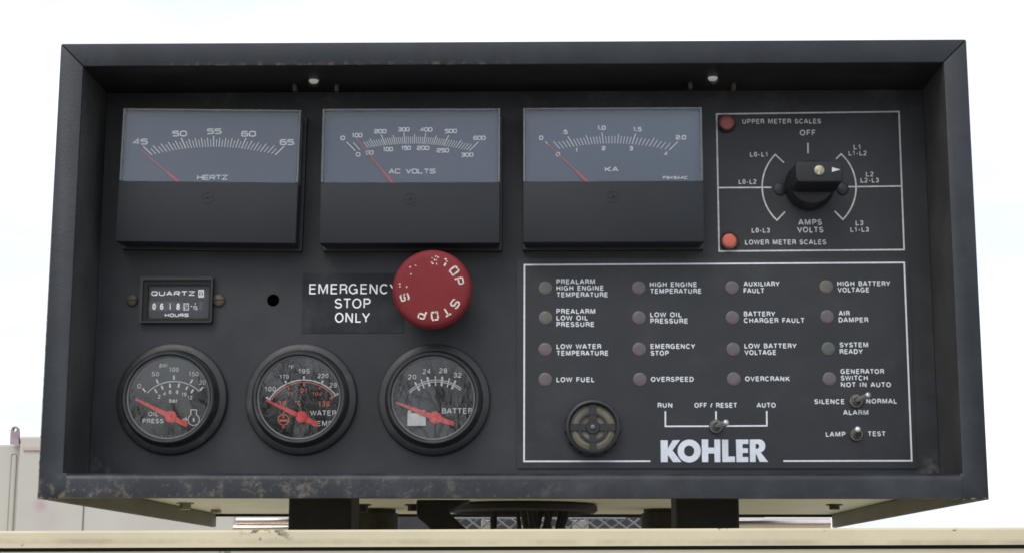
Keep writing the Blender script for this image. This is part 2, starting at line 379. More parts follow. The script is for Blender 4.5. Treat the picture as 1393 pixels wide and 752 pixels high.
M['panel'] = mat('panel_black', (.0165, .0175, .0200), .5, spec=.40, noise=.25, nscale=28, bump=.22, rvar=.06,
    dirt=[dict(color=(.10, .105, .115), scale=11, lo=.42, hi=.8, amount=.30), dict(color=DUST, scale=700, lo=.72, hi=.77, amount=.4),
          dict(color=(.22, .22, .21), scale=130, lo=.48, hi=.7, amount=.5, lim=[(2, .034, .018), (0, -.236, -.25)]),
          dict(color=(.22, .22, .21), scale=130, lo=.48, hi=.7, amount=.5, lim=[(2, .034, .018), (0, .240, .25)]),
          dict(color=(.20, .19, .17), scale=60, lo=.52, hi=.75, amount=.2, lim=[(2, .235, .25)])])
M['plate'] = mat('plate_black', (.0170, .0185, .0225), .42, spec=.42, noise=.15, nscale=50, bump=.15, rvar=.05,
    dirt=[dict(color=DUST, scale=25, lo=.5, hi=.85, amount=.12), dict(color=DUST, scale=800, lo=.73, hi=.77, amount=.5)])
M['black'] = mat('black_plastic', (.014, .0145, .0165), .42, noise=.2, bump=.12, rvar=.06)
M['cover'] = mat('black_meter_cover', (.0185, .021, .025), .6, spec=.3, noise=.1, nscale=20, bump=.3, bscale=900)
M['bezel'] = mat('black_gauge_bezel', (.021, .021, .022), .42, noise=.3, bump=.15, rvar=.08,
    dirt=[dict(color=DUST, scale=70, lo=.52, hi=.8, amount=.3)])
M['flangering'] = mat('black_gauge_ring', (.021, .021, .022), .45, noise=.3, bump=.2,
    dirt=[dict(color=DUST, scale=90, lo=.54, hi=.8, amount=.35)])
M['dial'] = mat('dial_sky_tint', (.060, .104, .178), .6)  # black dial, with the window's blue sky reflection painted into its base
M['gdial'] = mat('gauge_dial_black', (.008, .008, .0085), .8, spec=.15)
M['ink'] = mat('white_ink', (.70, .72, .75), .6, noise=.1, nscale=300)
M['meterink'] = mat('white_meter_ink', (.95, .95, .96), .6)
M['grayink'] = mat('worn_white_ink', (.56, .57, .57), .6, noise=.2, nscale=400)
M['gaugeink'] = mat('pale_gauge_ink', (.95, .95, .91), .6)
M['faintink'] = mat('faint_blue_ink', (.20, .23, .27), .6)
M['orangeink'] = mat('orange_ink', (.92, .17, .05), .6)
M['logo'] = mat('logo_white', (.66, .70, .76), .5, noise=.08, nscale=250)
M['needle'] = mat('red_needle', (1.0, .045, .035), .5)
M['mneedle'] = mat('thin_red_needle', (.75, .05, .06), .5)
M['pane'] = glass('window_pane', rough=.08, ior=1.55)
M['gpane'] = glass('gauge_glass', rough=.012, ior=1.52, smear=.02)
M['acryl'] = glass('acrylic_edge', tint=(.8, .84, .88), rough=.12, ior=1.9, smear=.12)
M['red'] = mat('red_button', (.185, .021, .025), .65, spec=.2, noise=.06, nscale=60, bump=.12,
    dirt=[dict(color=(.26, .06, .06), scale=45, lo=.5, hi=.85, amount=.25)])
M['stopink'] = mat('worn_cream_ink', (.72, .62, .55), .7, noise=.2, nscale=500)
M['lens_up'] = mat('red_lens_dark', (.30, .060, .055), .5, noise=.1, nscale=300)
M['lens_lo'] = mat('red_lens_bright', (.55, .115, .070), .5, noise=.1, nscale=300)
M['lensring'] = mat('lens_ring', (.035, .012, .012), .35)
M['chrome'] = mat('chrome', (.62, .62, .6), .18, 1, noise=.1, nscale=200)
M['nut'] = mat('dark_nut', (.16, .155, .145), .5, .6, noise=.3, nscale=300)
M['brass'] = mat('brass_screw', (.33, .30, .19), .5, .7, noise=.2, nscale=400)
M['oldscrew'] = mat('rusty_screw', (.10, .075, .055), .6, .3, noise=.4, nscale=300)
M['beige'] = mat('beige_buzzer', (.19, .165, .12), .6, noise=.25, nscale=120)
M['cream'] = mat('cream_paint', (.60, .53, .365), .5, noise=.08, nscale=14, bump=.15, bscale=300, rvar=.06,
    dirt=[dict(color=(.22, .14, .08), scale=40, lo=.35, hi=.8, amount=.6, lim=[(2, -.0219, -.0236), (2, -.0262, -.0250)]), dict(color=(.05, .04, .03), scale=210, lo=.54, hi=.58, amount=.9, lim=[(0, -.152, -.144), (0, -.120, -.130), (2, -.024, -.0225)]),
          dict(color=(.44, .36, .22), scale=18, lo=.52, hi=.85, amount=.3),
          dict(color=RUST, scale=55, lo=.655, hi=.69, amount=.9), dict(color=(.05, .04, .03), scale=90, lo=.69, hi=.72, amount=.9)])
M['floor'] = mat('cream_underside', (.66, .61, .45), .5, noise=.06, nscale=20, bump=.1)
M['sidein'] = mat('shaded_cream_inner', (.20, .19, .145), .6, noise=.1, nscale=25, bump=.2)
M['edge'] = mat('dark_gap', (.02, .017, .013), .8)
M['rubber'] = mat('black_rubber', (.018, .017, .015), .7, noise=.3, nscale=90)
M['mount'] = mat('dusty_rubber', (.032, .027, .02), .8, noise=.4, nscale=120)
M['copper'] = mat('copper_pipe', (.70, .60, .54), .24, 1, noise=.08, nscale=60)
M['wire'] = mat('white_wire', (.32, .32, .33), .5)
M['engine'] = mat('dark_engine_paint', (.035, .036, .042), .6, noise=.3, nscale=12)
M['tank'] = mat('pale_container_paint', (.50, .47, .41), .6, noise=.04, nscale=2,
    dirt=[dict(color=(.45, .33, .32), scale=1.6, lo=.56, hi=.8, amount=.35), dict(color=(.40, .17, .24), scale=14, lo=.3, hi=.6, amount=.6, ctr=tuple(at(54, 686, 8.0)), rad=.05), dict(color=(.40, .27, .29), scale=14, lo=.3, hi=.6, amount=.25, ctr=tuple(at(66, 706, 8.0)), rad=.11)])
M['lug'] = mat('lug_paint', (.33, .24, .27), .6, noise=.3, nscale=8)
M['ground'] = mat('gravel_ground', (.30, .285, .25), .9, noise=.35, nscale=6, bump=.5, bscale=30)
M['bark'] = mat('bark', (.10, .085, .07), .9, noise=.4, nscale=5)
def lens(name, top, low):
    return mat(name, low, .38, noise=.22, nscale=330, dirt=[dict(color=top, scale=160, lo=.35, hi=.65, amount=.8)])

# ================================================================== THE SETTING
bm = bmesh.new(); GZ = CAM.z-1.5
bmesh.ops.create_grid(bm, x_segments=8, y_segments=8, size=900)
for v in bm.verts: v.co.z = GZ
tag(finish('ground', bm, M['ground'], origin=(0, 0, GZ)), kind='structure')

# ================================================================== THE CONTROL BOX
W, H, D, REC, FL = 0.54, 0.2704, 0.506, 0.0548, 0.0141
hw = W/2; T = .0016
BX = empty('generator_control_box', (0, 0, 0))
tag(BX, 'black recessed-front generator control box with meters, gauges, red stop button and warning lamps', 'control box')
FRONT = lambda h: REC-h                           # depth of something h metres proud of the panel

# shell: two side sheets, hood sheet, back sheet (butted)
bm = bmesh.new()
box(bm, (-hw, .0016, H-T), (hw, D, H))
box(bm, (-hw, .0016, .0002), (-hw+T, D, H-T)); box(bm, (hw-T, .0016, .0002), (hw, D, H-T))
box(bm, (-hw+T, D-T, .0092), (hw-T, D, H-T))
# inner liner of the recess: hood underside and two cheeks, reaching back to the panel
box(bm, (-hw+FL, .0016, H-FL), (hw-FL, REC, H-FL+T))
finish('housing', bm, M['hood'], BX, origin=(0, 0, .1))
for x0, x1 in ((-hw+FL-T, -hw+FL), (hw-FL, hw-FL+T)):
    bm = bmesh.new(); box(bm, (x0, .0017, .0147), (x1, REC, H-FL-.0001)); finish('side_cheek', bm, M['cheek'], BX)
# lower rims of the side sheets (cream inside, its shade put into the colour)
for s in (-1, 1):
    bm = bmesh.new(); x0, x1 = sorted((s*(hw-T-.0006), s*(hw-T-.0018))); box(bm, (x0, .004, .0004), (x1, D-.002, .0114))
    finish('side_skirt', bm, M['sidein'], BX)
# front flange: hood strip and two uprights, mitred, each a folded sheet
bm = bmesh.new()
def prism(bm, pts, y0, y1):
    a = [bm.verts.new((x, y0, z)) for x, z in pts]; b = [bm.verts.new((x, y1, z)) for x, z in pts]
    bm.faces.new(a); bm.faces.new(b[::-1]); n = len(a)
    for i in range(n): bm.faces.new((a[i], b[i], b[(i+1) % n], a[(i+1) % n]))
g = .00025
prism(bm, [(-hw+g, H), (hw-g, H), (hw-FL-g, H-FL), (-hw+FL+g, H-FL)], 0, .0016)
prism(bm, [(-hw, 0), (-hw, H-g), (-hw+FL, H-FL-g), (-hw+FL, .0147), (-hw+.0168, .0147), (-hw+.0168, 0)], 0, .0016)
prism(bm, [(hw, 0), (hw, H-g), (hw-FL, H-FL-g), (hw-FL, .0147), (hw-.0160, .0147), (hw-.0160, 0)], 0, .0016)
finish('front_flange', bm, M['flange'], BX, origin=(0, 0, .1), bevel=.0006, smooth=40)
# bottom lip with a rounded upper edge, between the uprights
bm = bmesh.new(); prof = [(.0008, .0004), (-.0004, .0008), (-.0006, .0108), (-.0002, .0128), (.0012, .0142), (.0035, .0148), (.0546, .0148), (.0546, .0128), (.004, .0128), (.0018, .0118), (.0014, .0006)]
xa, xb = at(89.5, 665, 0).x, at(1308, 665, 0).x
la = [bm.verts.new((xa, y, z)) for y, z in prof]; lb = [bm.verts.new((xb, y, z)) for y, z in prof]
for i in range(len(prof)):
    j = (i+1) % len(prof); bm.faces.new((la[i], la[j], lb[j], lb[i]))
bm.faces.new(la); bm.faces.new(lb[::-1])
finish('bottom_lip', bm, M['lip'], BX, smooth=50)
# floor sheet with its bolts
bm = bmesh.new(); box(bm, (-hw+.0042, .0020, .0116), (hw-.0042, D-.0020, .0127))
FLR = finish('floor_plate', bm, M['floor'], BX)
FLR['label'] = 'cream painted underside plate'
def bolt(px, py, r, m, washer=True, h=.004):
    c = atz(px, py, .0116-.001)
    bm = bmesh.new()
    if washer: lathe(bm, [(0, .0116), (r*1.5, .0116), (r*1.5, .0106), (0, .0106)], (c.x, c.y, 0), 20, 'Z')
    hx = hexagon((c.x, c.y), r); a = [bm.verts.new((x, y, .0106)) for x, y in hx]; b = [bm.verts.new((x, y, .0106-h)) for x, y in hx]
    for i in range(6): bm.faces.new((a[i], a[(i+1) % 6], b[(i+1) % 6], b[i]))
    bm.faces.new(b); bm.faces.new(a[::-1])
    finish('floor_bolt', bm, m, FLR, origin=(c.x, c.y, .0106), bevel=.0003)
bolt(252, 685, .0044, M['brass'], True, .004); bolt(294, 692, .0042, M['brass'], False, .003)
bolt(1135, 687, .0042, M['oldscrew'], True, .003); bolt(493, 687, .0045, M['rubber'], True, .005); bolt(562, 687, .0042, M['rubber'], True, .004)

# instrument panel with the empty bore hole
pw = hw-FL-.0002
hc = at(371.5, 408, REC)
def clearance(px, py, r):
    p = at(px, py, REC); return circ(p.x, p.z, r, 40)
bm = plate([[(-pw, .0150), (pw, .0150), (pw, H-FL-.0003), (-pw, H-FL-.0003)], circ(hc.x, hc.z, .0038, 32)], REC, REC+.0016)
PANEL = finish('instrument_panel', bm, M['panel'], BX, origin=(0, REC, .13))

# hood screws and their clips
hz = H-FL
for px, py in ((427, 113.5), (969.5, 110)):
    c = atz(px, py, hz-.002)
    bm = bmesh.new(); lathe(bm, [(0, hz), (.0044, hz), (.0044, hz-.0012), (.0036, hz-.0030), (.0018, hz-.0040), (0, hz-.0042)], (c.x, c.y, 0), 24, 'Z')
    finish('hood_screw', bm, M['chrome'], BX, origin=(c.x, c.y, hz), smooth=50)
for px, py in ((401, 118), (458, 118.5), (939, 115), (998, 116)):
    c = atz(px, py, hz-.001); bm = bmesh.new()
    box(bm, (c.x-.0012, c.y-.0015, hz-.0042), (c.x+.0012, c.y+.0035, hz))
    finish('hood_clip', bm, M['oldscrew'], BX, bevel=.0003)

# ---------------------------------------------------------------- big panel meters
HM = .0225                                        # front of the meter above the panel
def meter(TL, TR, BL, BR, bot, label, marks, needle, screwpx, dialY=FRONT(.0165)):
    Y = FRONT(HM)
    tl, tr, bl, br = [at(*p, Y) for p in (TL, TR, BL, BR)]
    cw = ((tr-tl).length+(br-bl).length)/2; ang = math.atan2((tr.z-tl.z+br.z-bl.z)/2, cw)
    c = (tl+tr+bl+br)/4; hh = ((tl-bl).length+(tr-br).length)/4; zlow = at((BL[0]+BR[0])/2, bot, Y).z - c.z
    R = Matrix.Translation((c.x, 0, c.z)) @ Matrix.Rotation(-ang, 4, 'Y')
    hwid = cw/2
    bm = bmesh.new()
    # back flange on the panel, then the case walls up to the cover
    box(bm, (-hwid-.0006, FRONT(.0045), zlow-.0012), (hwid+.0012, REC, hh+.0006), R)
    box(bm, (-hwid+.0008, FRONT(.0125), zlow+.0008), (hwid-.0008, FRONT(.0045), hh-.0008), R)
    for a, b in (((-hwid+.0008, zlow+.0008), (hwid-.0008, -hh)),):
        box(bm, (a[0], FRONT(.0155), a[1]), (b[0], FRONT(.0125), b[1]), R)
    mt = finish('panel_meter', bm, M['black'], BX, origin=(c.x, REC, c.z), bevel=.0005)
    mt['label'] = label
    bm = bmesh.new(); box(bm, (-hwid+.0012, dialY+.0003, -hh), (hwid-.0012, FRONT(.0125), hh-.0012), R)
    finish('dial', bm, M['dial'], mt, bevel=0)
    # clear cover: front pane and thin edge walls
    bm = bmesh.new(); e = .0016
    box(bm, (-hwid+e, Y, -hh), (hwid-e, Y+.0012, hh-e), R)
    finish('window_pane', bm, M['pane'], mt)
    bm = bmesh.new()
    box(bm, (-hwid, Y, -hh), (-hwid+e-.0001, FRONT(.0128), hh), R); box(bm, (hwid-e+.0001, Y, -hh), (hwid, FRONT(.0128), hh), R)
    box(bm, (-hwid+e, Y, hh-e+.0001), (hwid-e, FRONT(.0128), hh), R)
    finish('window_edge', bm, M['acryl'], mt, bevel=.0003)
    # opaque lower cover
    bm = bmesh.new(); box(bm, (-hwid, Y-.0004, zlow), (hwid, FRONT(.0158), -hh-.0003), R)
    lo = finish('lower_cover', bm, M['cover'], mt, bevel=.0006, smooth=40)
    sc = at(*screwpx, Y-.0006); bm = bmesh.new()
    lathe(bm, [(.0036, .0001), (.0036, .00018), (.0033, .0002), (.0033, .00012)], (sc.x, Y-.0004, sc.z), 28)
    for a in (.2, .2+PI/2):
        d = Vector((math.cos(a), 0, math.sin(a)))*.0026; p = Vector((sc.x, Y-.00055, sc.z)); seg(bm, p-d, p+d, .0007)
    finish('cover_screw', bm, M['hood'], mt)
    bm = bmesh.new(); marks(bm, dialY-.0001); finish('scale_lettering', bm, M['meterink'], mt)
    # needle
    (ax, ay), (bx, by) = needle; Yn = dialY-.0016
    a = at(ax, ay, Yn); b = at(bx, by, Yn); k = pxs(Yn); d = (b-a).normalized(); n = Vector((-d.z, 0, d.x))
    b2 = b+d*.004; m1 = a+(b-a)*.72
    bm = bmesh.new()
    pts = [a-n*.6*k, m1-n*.75*k, m1-n*1.35*k, b2-n*1.7*k, b2+n*1.7*k, m1+n*1.35*k, m1+n*.75*k, a+n*.6*k]
    lowz = c.z-hh+.0002
    pts = [p if p.z > lowz else p+d*((lowz-p.z)/d.z) for p in pts]
    prism(bm, [(p.x, p.z) for p in pts], Yn, Yn+.0005)
    finish('needle', bm, M['mneedle'], mt)
    return mt

def ticks(bm, Y, piv, angs, inner, tops, wpx):
    """inner/tops: (y at centre, y at edge, half width at edge) parabola; each tick runs along its ray from the pivot"""
    def hit(a, arc):
        yc, ye, hwd, xc = arc; t = math.radians(a); s, c = math.sin(t), math.cos(t); r = piv[1]-yc
        for _ in range(30):
            x = piv[0]+r*s; y = yc+(ye-yc)*((x-xc)/hwd)**2; r += ((piv[1]-y)-r*c)*.8
        return piv[0]+r*s, piv[1]-r*c
    for a, kind in angs:
        p = at(*hit(a, inner), Y); q = at(*hit(a, tops[kind]), Y)
        seg(bm, p, q, wpx[kind]*pxs(Y))
def hertz(bm, Y):
    A = [(-46.3+92.6*i/40, 2 if i % 10 == 0 else 1 if i % 2 == 0 else 0) for i in range(41)]
    ticks(bm, Y, (290.6, 291), A, (200.3, 211.2, 84.3, 290.6),
          {2: (185.2, 199.6, 97, 290.6), 1: (187.6, 200.6, 90, 290.6), 0: (189.9, 204, 90, 290.6)}, {2: 1.5, 1: 1.2, 0: 1.0})
    for s, a, b, y, h in (('45', 180.5, 201, 197.2, 8.3), ('50', 234, 254.3, 186.2, 8), ('55', 281.1, 301.4, 183, 8), ('60', 327.8, 348.2, 186.5, 8), ('65', 380.3, 400.1, 198, 8.2)):
        stroke_text(bm, s, a, b, y, h, Y, 1.35, .3)
    stroke_text(bm, 'HERTZ', 267.9, 309.6, 245.2, 7, Y, 1.1, .28)
def volts(bm, Y):
    A = [(-45, 2), (-42.2, 1)]
    for v in range(100, 610, 10):
        a = -39.9+(v-100)*.1672 if v < 200 else -23.2+(v-200)*.1665 if v < 500 else 26.7+(v-500)*.183
        if v > 110: A.append((a, 2 if v % 100 == 0 else 1 if v % 50 == 0 else 0))
    ticks(bm, Y, (561, 283), A, (195.9, 205.6, 77.5, 561), {2: (180.6, 193.4, 90, 561), 1: (183, 195.5, 85, 561), 0: (186.3, 197.5, 84, 561)}, {2: 1.2, 1: 1.0, 0: .85})
    for s, a, b, y in (('0', 463, 469.3, 191), ('100', 478.2, 493, 187.4), ('200', 509, 525.8, 182), ('300', 541, 557.2, 179.5), ('400', 571.2, 588.3, 179.6), ('500', 604.8, 621.8, 181.7), ('600', 643.7, 660.6, 191),
                       ('0', 484, 490.3, 213.4), ('50', 497, 508.2, 210.9), ('100', 520.5, 534.6, 206.4), ('150', 545.4, 559, 204.6), ('200', 567, 584, 204.7), ('250', 593.9, 611, 208), ('300', 627, 644.2, 213.9)):
        stroke_text(bm, s, a, b, y, 6, Y, 1.05, .28)
    stroke_text(bm, 'AC VOLTS', 528.7, 592.3, 236.8, 7, Y, 1.1, .3)
def amps(bm, Y):
    A = [(-45, 2)]
    for i in range(6, 41):
        v = i*.05
        a = -31.5+(v-.5)*48.5 if v < 1 else -7.3+(v-1)*50.5 if v < 1.5 else 17.9+(v-1.5)*54.2
        A.append((a, 2 if i % 10 == 0 else 1 if i % 5 == 0 else 0))
    A[1] = (A[1][0], 1)
    ticks(bm, Y, (832, 283), A, (195.6, 204.6, 78, 832), {2: (180.6, 192.6, 90, 832), 1: (182.5, 194.5, 88, 832), 0: (185.5, 196, 84, 832)}, {2: 1.3, 1: 1.1, 0: 1.0})
    for s, a, b, y, h in (('0', 733.2, 739, 190.8, 6), ('.5', 764.2, 772.2, 183, 6.2), ('1.0', 812.2, 824, 177.5, 6.3), ('1.5', 861, 873, 179.4, 6.3), ('2.0', 919.2, 933.6, 190.4, 6.3),
                          ('0', 756, 762, 213.1, 6), ('1', 782.5, 786.5, 207.5, 6), ('2', 818.6, 823.8, 205, 6), ('3', 855.8, 861.2, 205.2, 6), ('4', 903.3, 908.8, 212.5, 6)):
        stroke_text(bm, s, a, b, y, h, Y, 1.15, .22)
    stroke_text(bm, 'KA', 822.8, 841.4, 234, 7, Y, 1.2, .35)
    stroke_text(bm, 'FS=5AAC', 901.6, 935.2, 244.1, 4.2, Y, .9, .3)
meter((167, 147), (408.5, 149.6), (162.3, 246.3), (406.8, 248.8), 330, 'HERTZ meter', hertz, ((191.7, 204), (242, 246.8)), (282.5, 269.4))
meter((438.8, 147.8), (680, 147.6), (436.4, 248.8), (680.3, 247.8), 331, 'AC VOLTS meter', volts, ((485, 189), (533.8, 248.3)), (558.2, 270.5))
meter((711.7, 146.8), (955, 145.8), (711.6, 247.4), (956.5, 246.2), 329.5, 'KA meter', amps, ((744.6, 195.8), (799.2, 247.4)), (834, 268))

# ---------------------------------------------------------------- round gauges
def disc(bm, c, r, Y, n=64):
    vs = [bm.verts.new((c.x+r*math.cos(2*PI*i/n), Y, c.z+r*math.sin(2*PI*i/n))) for i in range(n)]; bm.faces.new(vs); return vs
GD = .0068
gauge_meshes = None
def gauge(px, py, label, white, orange, needle, extra=None, x0=0):
    global gauge_meshes
    c = at(px, py, REC)
    if gauge_meshes is None:
        def mk(prof, name, m, closed=True, parent=None):
            bm = bmesh.new(); lathe(bm, prof, c, 96, closed=closed); return finish(name, bm, m, parent, origin=c, smooth=35)
        body = mk([(.0250, .0004), (.0338, .0004), (.0340, .0018), (.0334, .0036), (.0318, .0046), (.0296, .0048), (.0288, .0042), (.0250, .0042)], 'round_gauge', M['flangering'], True, BX)
        bz = mk([(.0249, .0044), (.0284, .0044), (.0286, .0105), (.0281, .0122), (.0271, .0131), (.0260, .0130), (.0252, .0120), (.0249, .0105)], 'bezel', M['bezel'], True, body)
        dl = mk([(0, GD), (.0248, GD), (.0248, .003), (0, .003)], 'dial', M['gdial'], False, body)
        pn = mk([(0, .0108), (.0250, .0106), (.0250, .0098), (0, .0098)], 'glass', M['gpane'], False, body)
        rm = mk([(.0252, .0113), (.0250, .0117), (.0243, .0110), (.0243, .0104)], 'highlight_rim', mat('pale_highlight_rim', (.16, .16, .155), .4), True, body)  # pale ring added to draw the highlight along the glass edge
        gauge_meshes = (body, bz, dl, pn, rm)
    else:
        src = gauge_meshes; body = src[0].copy(); COL.objects.link(body); body.location = c - wloc(BX)
        for s in src[1:]:
            q = s.copy(); COL.objects.link(q); q.parent = body
    body['label'] = label
    Z = lambda X, Yp: (x0+X/4.424, 460+Yp/4.424)
    Yd = FRONT(GD+.0001)
    for nm, fn, m in (('scale_lettering', white, M['gaugeink']), ('orange_lettering', orange, M['orangeink'])):
        if fn:
            bm = bmesh.new(); fn(bm, Yd, Z); finish(nm, bm, m, body)
    if extra: extra(body, Yd, Z)
    tip, hub, tail = [at(*Z(*p), FRONT(.0086)) for p in needle]
    bm = bmesh.new(); k = pxs(REC)
    d = (tip-hub).normalized(); n = Vector((-d.z, 0, d.x)); d2 = (tail-hub).normalized(); n2 = Vector((-d2.z, 0, d2.x))
    P = [tip+n*1.3*k, tip-n*1.3*k, hub-n*3.6*k, tail-n*3.1*k, tail+n*3.1*k, hub+n*3.6*k]
    prism(bm, [(p.x, p.z) for p in P], FRONT(.0087), FRONT(.0079))
    nd = finish('needle', bm, M['needle'], body, bevel=.0001)
    bm = bmesh.new(); lathe(bm, [(.0036, GD+.0003), (.0036, .0092), (.0031, .0096), (.0013, .0097), (.0011, .0095), (0, .0095)], (hub.x, REC, hub.z), 28)
    finish('needle_hub', bm, M['needle'], body, smooth=50)
    return body
def gt(bm, Y, Z, s, a, b, base, h, off=.004): text(bm, s, Z(a, 0)[0], Z(b, 0)[0], Z(0, base)[1], h/4.424, Y, off)
def gl(bm, Y, Z, pts, wd): lines(bm, [Z(*p) for p in pts], wd/4.424, Y)
def ringl(bm, Y, Z, cx, cy, r, wd, a0=0, a1=360, n=24):
    gl(bm, Y, Z, [(cx+r*math.cos(math.radians(a0+(a1-a0)*i/n)), cy+r*math.sin(math.radians(a0+(a1-a0)*i/n))) for i in range(n+1)], wd)
def oil_w(bm, Y, Z):
    for s, a, b, y, h in (('psi', 275, 320, 172, 26), ('100', 332, 390, 200, 27), ('50', 226, 271, 227, 27), ('150', 450, 508, 226, 27), ('200', 513, 574, 277, 27), ('0', 140, 163, 299, 27),
                          ('2', 264, 279, 361, 23), ('4', 296, 312, 343, 23), ('6', 330, 346, 333, 23), ('8', 372, 388, 333, 23), ('10', 407, 436, 347, 23), ('12', 441, 471, 367, 23),
                          ('bar', 332, 383, 386, 27), ('OIL', 205, 268, 466, 27), ('PRESS', 172, 298, 509, 27)):
        gt(bm, Y, Z, s, a, b, y, h, .012 if s in ('OIL', 'PRESS', 'bar') or (h == 23) else .004)
    for p, q in (((255, 245), (267, 270)), ((361, 222), (361, 248)), ((473, 246), (459, 270)), ((171, 299), (191, 320)), ((537, 291), (518, 312)),
                 ((245, 304), (259, 327)), ((286, 283), (295, 306)), ((336, 271), (338, 295)), ((393, 270), (387, 295)), ((444, 287), (433, 308)), ((478, 306), (463, 327))):
        gl(bm, Y, Z, [p, q], 9.5)
    gl(bm, Y, Z, arc3((200, 327), (362, 258), (514, 317)), 4.5)
    ringl(bm, Y, Z, 480, 488, 34, 5, -60, 240); gl(bm, Y, Z, [(463, 458), (463, 428), (497, 428), (497, 458)], 5)
    gl(bm, Y, Z, [(480, 478), (480, 500)], 9); gl(bm, Y, Z, [(414, 486), (432, 486)], 8); gl(bm, Y, Z, [(430, 474), (440, 486), (430, 498)], 5)
def oil_x(body, Y, Z):
    bm = bmesh.new(); gt(bm, Y, Z, 'DATCON', 285, 400, 606, 24, .01); finish('maker_lettering', bm, M['faintink'], body)
def wat_w(bm, Y, Z):
    for s, a, b, y, h in (('°F', 300, 330, 187, 25), ('195', 357, 424, 211, 29), ('170', 246, 300, 243, 25), ('220', 474, 538, 237, 25), ('100', 154, 222, 318, 29), ('280', 545, 615, 295, 29)):
        gt(bm, Y, Z, s, a, b, y, h, .006)
    gt(bm, Y, Z, 'WATER', 428, 586, 463, 31, .012); gt(bm, Y, Z, 'TEMP', 438, 563, 526, 31, .012)
    gl(bm, Y, Z, arc3((184, 364), (391, 249), (585, 342)), 7)
    for p, q in (((163, 353), (190, 369)), ((277, 254), (290, 276)), ((391, 226), (391, 250)), ((506, 254), (494, 276)), ((572, 347), (600, 330))): gl(bm, Y, Z, [p, q], 10)
def wat_o(bm, Y, Z):
    gl(bm, Y, Z, arc3((196, 368), (391, 262), (574, 352)), 5)
    for p, q in (((291, 282), (305, 305)), ((390, 262), (390, 285)), ((492, 285), (481, 303)), ((548, 360), (575, 346))): gl(bm, Y, Z, [p, q], 8)
    for s, a, b, y, h in (('77', 290, 327, 346, 23), ('91', 368, 410, 327, 29), ('104', 442, 498, 345, 23), ('38', 233, 283, 402, 28), ('°C', 337, 372, 400, 26), ('138', 477, 545, 407, 31)): gt(bm, Y, Z, s, a, b, y, h, .008)
    ringl(bm, Y, Z, 268, 487, 32, 6); gl(bm, Y, Z, [(268, 438), (268, 478)], 8); gl(bm, Y, Z, [(244, 492), (292, 492)], 12); gl(bm, Y, Z, [(268, 519), (268, 540)], 12); gl(bm, Y, Z, [(258, 530), (278, 530)], 6)
def bat_w(bm, Y, Z):
    for s, a, b, y in (('20', 221, 270, 246), ('24', 310, 357, 212), ('28', 408, 457, 208), ('32', 496, 543, 235)): gt(bm, Y, Z, s, a, b, y, 30, .006)
    gt(bm, Y, Z, 'BATTERY', 425, 642, 452, 34, .012)
    gl(bm, Y, Z, arc3((227, 317), (390, 249), (543, 303)), 4.5); gl(bm, Y, Z, arc3((233, 327), (390, 260), (538, 312)), 4.5)
    for p, q, t in (((263, 263), (290, 312), 12), ((300, 245), (318, 299), 7), ((338, 232), (351, 287), 12), ((385, 226), (387, 285), 7), ((428, 229), (423, 285), 12), ((471, 239), (457, 293), 7), ((508, 252), (484, 305), 12)): gl(bm, Y, Z, [p, q], t)
    gl(bm, Y, Z, [(273, 447), (273, 524)], 109); gl(bm, Y, Z, [(231, 432), (231, 446)], 19); gl(bm, Y, Z, [(314, 430), (314, 446)], 19)
gauge(234.6, 542.6, 'oil pressure gauge', oil_w, None, ((130, 363), (342, 470), (441, 521)), oil_x, 155)
gauge(410.4, 542.8, 'water temperature gauge with orange celsius scale', wat_w, wat_o, ((164, 370), (377, 471), (476, 521)), None, 325)
gauge(591.0, 543.4, 'battery voltage gauge', bat_w, None, ((149, 384), (385, 475), (496, 513)), None, 505)

# ---------------------------------------------------------------- hour meter and its screws
a = at(191, 376, FRONT(.005)); b = at(287.6, 438.3, FRONT(.005))
ia = at(200, 385, FRONT(.004)); ib = at(283.5, 434, FRONT(.004))
bm = plate([rrect(a.x, b.z, b.x, a.z, .0008), rrect(ia.x-.0022, ib.z-.0012, ib.x+.0012, ia.z+.0018, .0006)], FRONT(.005), REC+.0001)
hm = finish('hour_meter', bm, M['black'], BX, smooth=40)
bm = plate([rrect(ia.x-.0020, ib.z-.0010, ib.x+.0010, ia.z+.0016, .0005), rrect(ia.x+.0008, ib.z+.0008, ib.x-.0002, ia.z-.0012, .0003)], FRONT(.0040), REC-.0003)
finish('inner_frame', bm, mat('olive_inner_frame', (.016, .016, .015), .6, spec=.25, noise=.2), hm, smooth=40)
bm = plate([rrect(ia.x+.0006, ib.z+.0006, ib.x, ia.z-.001, .0003)], FRONT(.0012), REC-.0004)
finish('counter_face', bm, mat('counter_face_grey', (.028, .028, .032), .5, noise=.15), hm)
Yh = FRONT(.0014); bm = bmesh.new()
stroke_text(bm, 'QUARTZ', 205.8, 265, 402, 6.3, Yh, .95, .42)
stroke_text(bm, 'HOURS', 224.3, 256.4, 430.5, 4.6, Yh, .75, .4)
for s, x in (('0', 209.4), ('6', 219.8), ('1', 231.1), ('8', 242)): text(bm, s, x-2.2 if s != '1' else x-1.4, x+2.4 if s != '1' else x+1.2, 420.8, 8.6, Yh, .02)
lines(bm, [(270.4, 394.5), (276.8, 394.5), (276.8, 403.7), (270.4, 403.7)], 1.2, Yh, True)
lines(bm, [(271.5, 396), (275.7, 396), (271.8, 402.3), (275.6, 402.3), (271.5, 396)], .9, Yh)
text(bm, '1', 264.3, 266.3, 415.2, 3.6, Yh, .01); lines(bm, [(262.5, 416.7), (268, 416.7)], .8, Yh); text(bm, '10', 262.5, 268.6, 421.4, 3.6, Yh, .01)
lines(bm, [(259.6, 416.2), (261, 416.2)], 1.3, Yh)
finish('counter_lettering', bm, M['meterink'], hm)
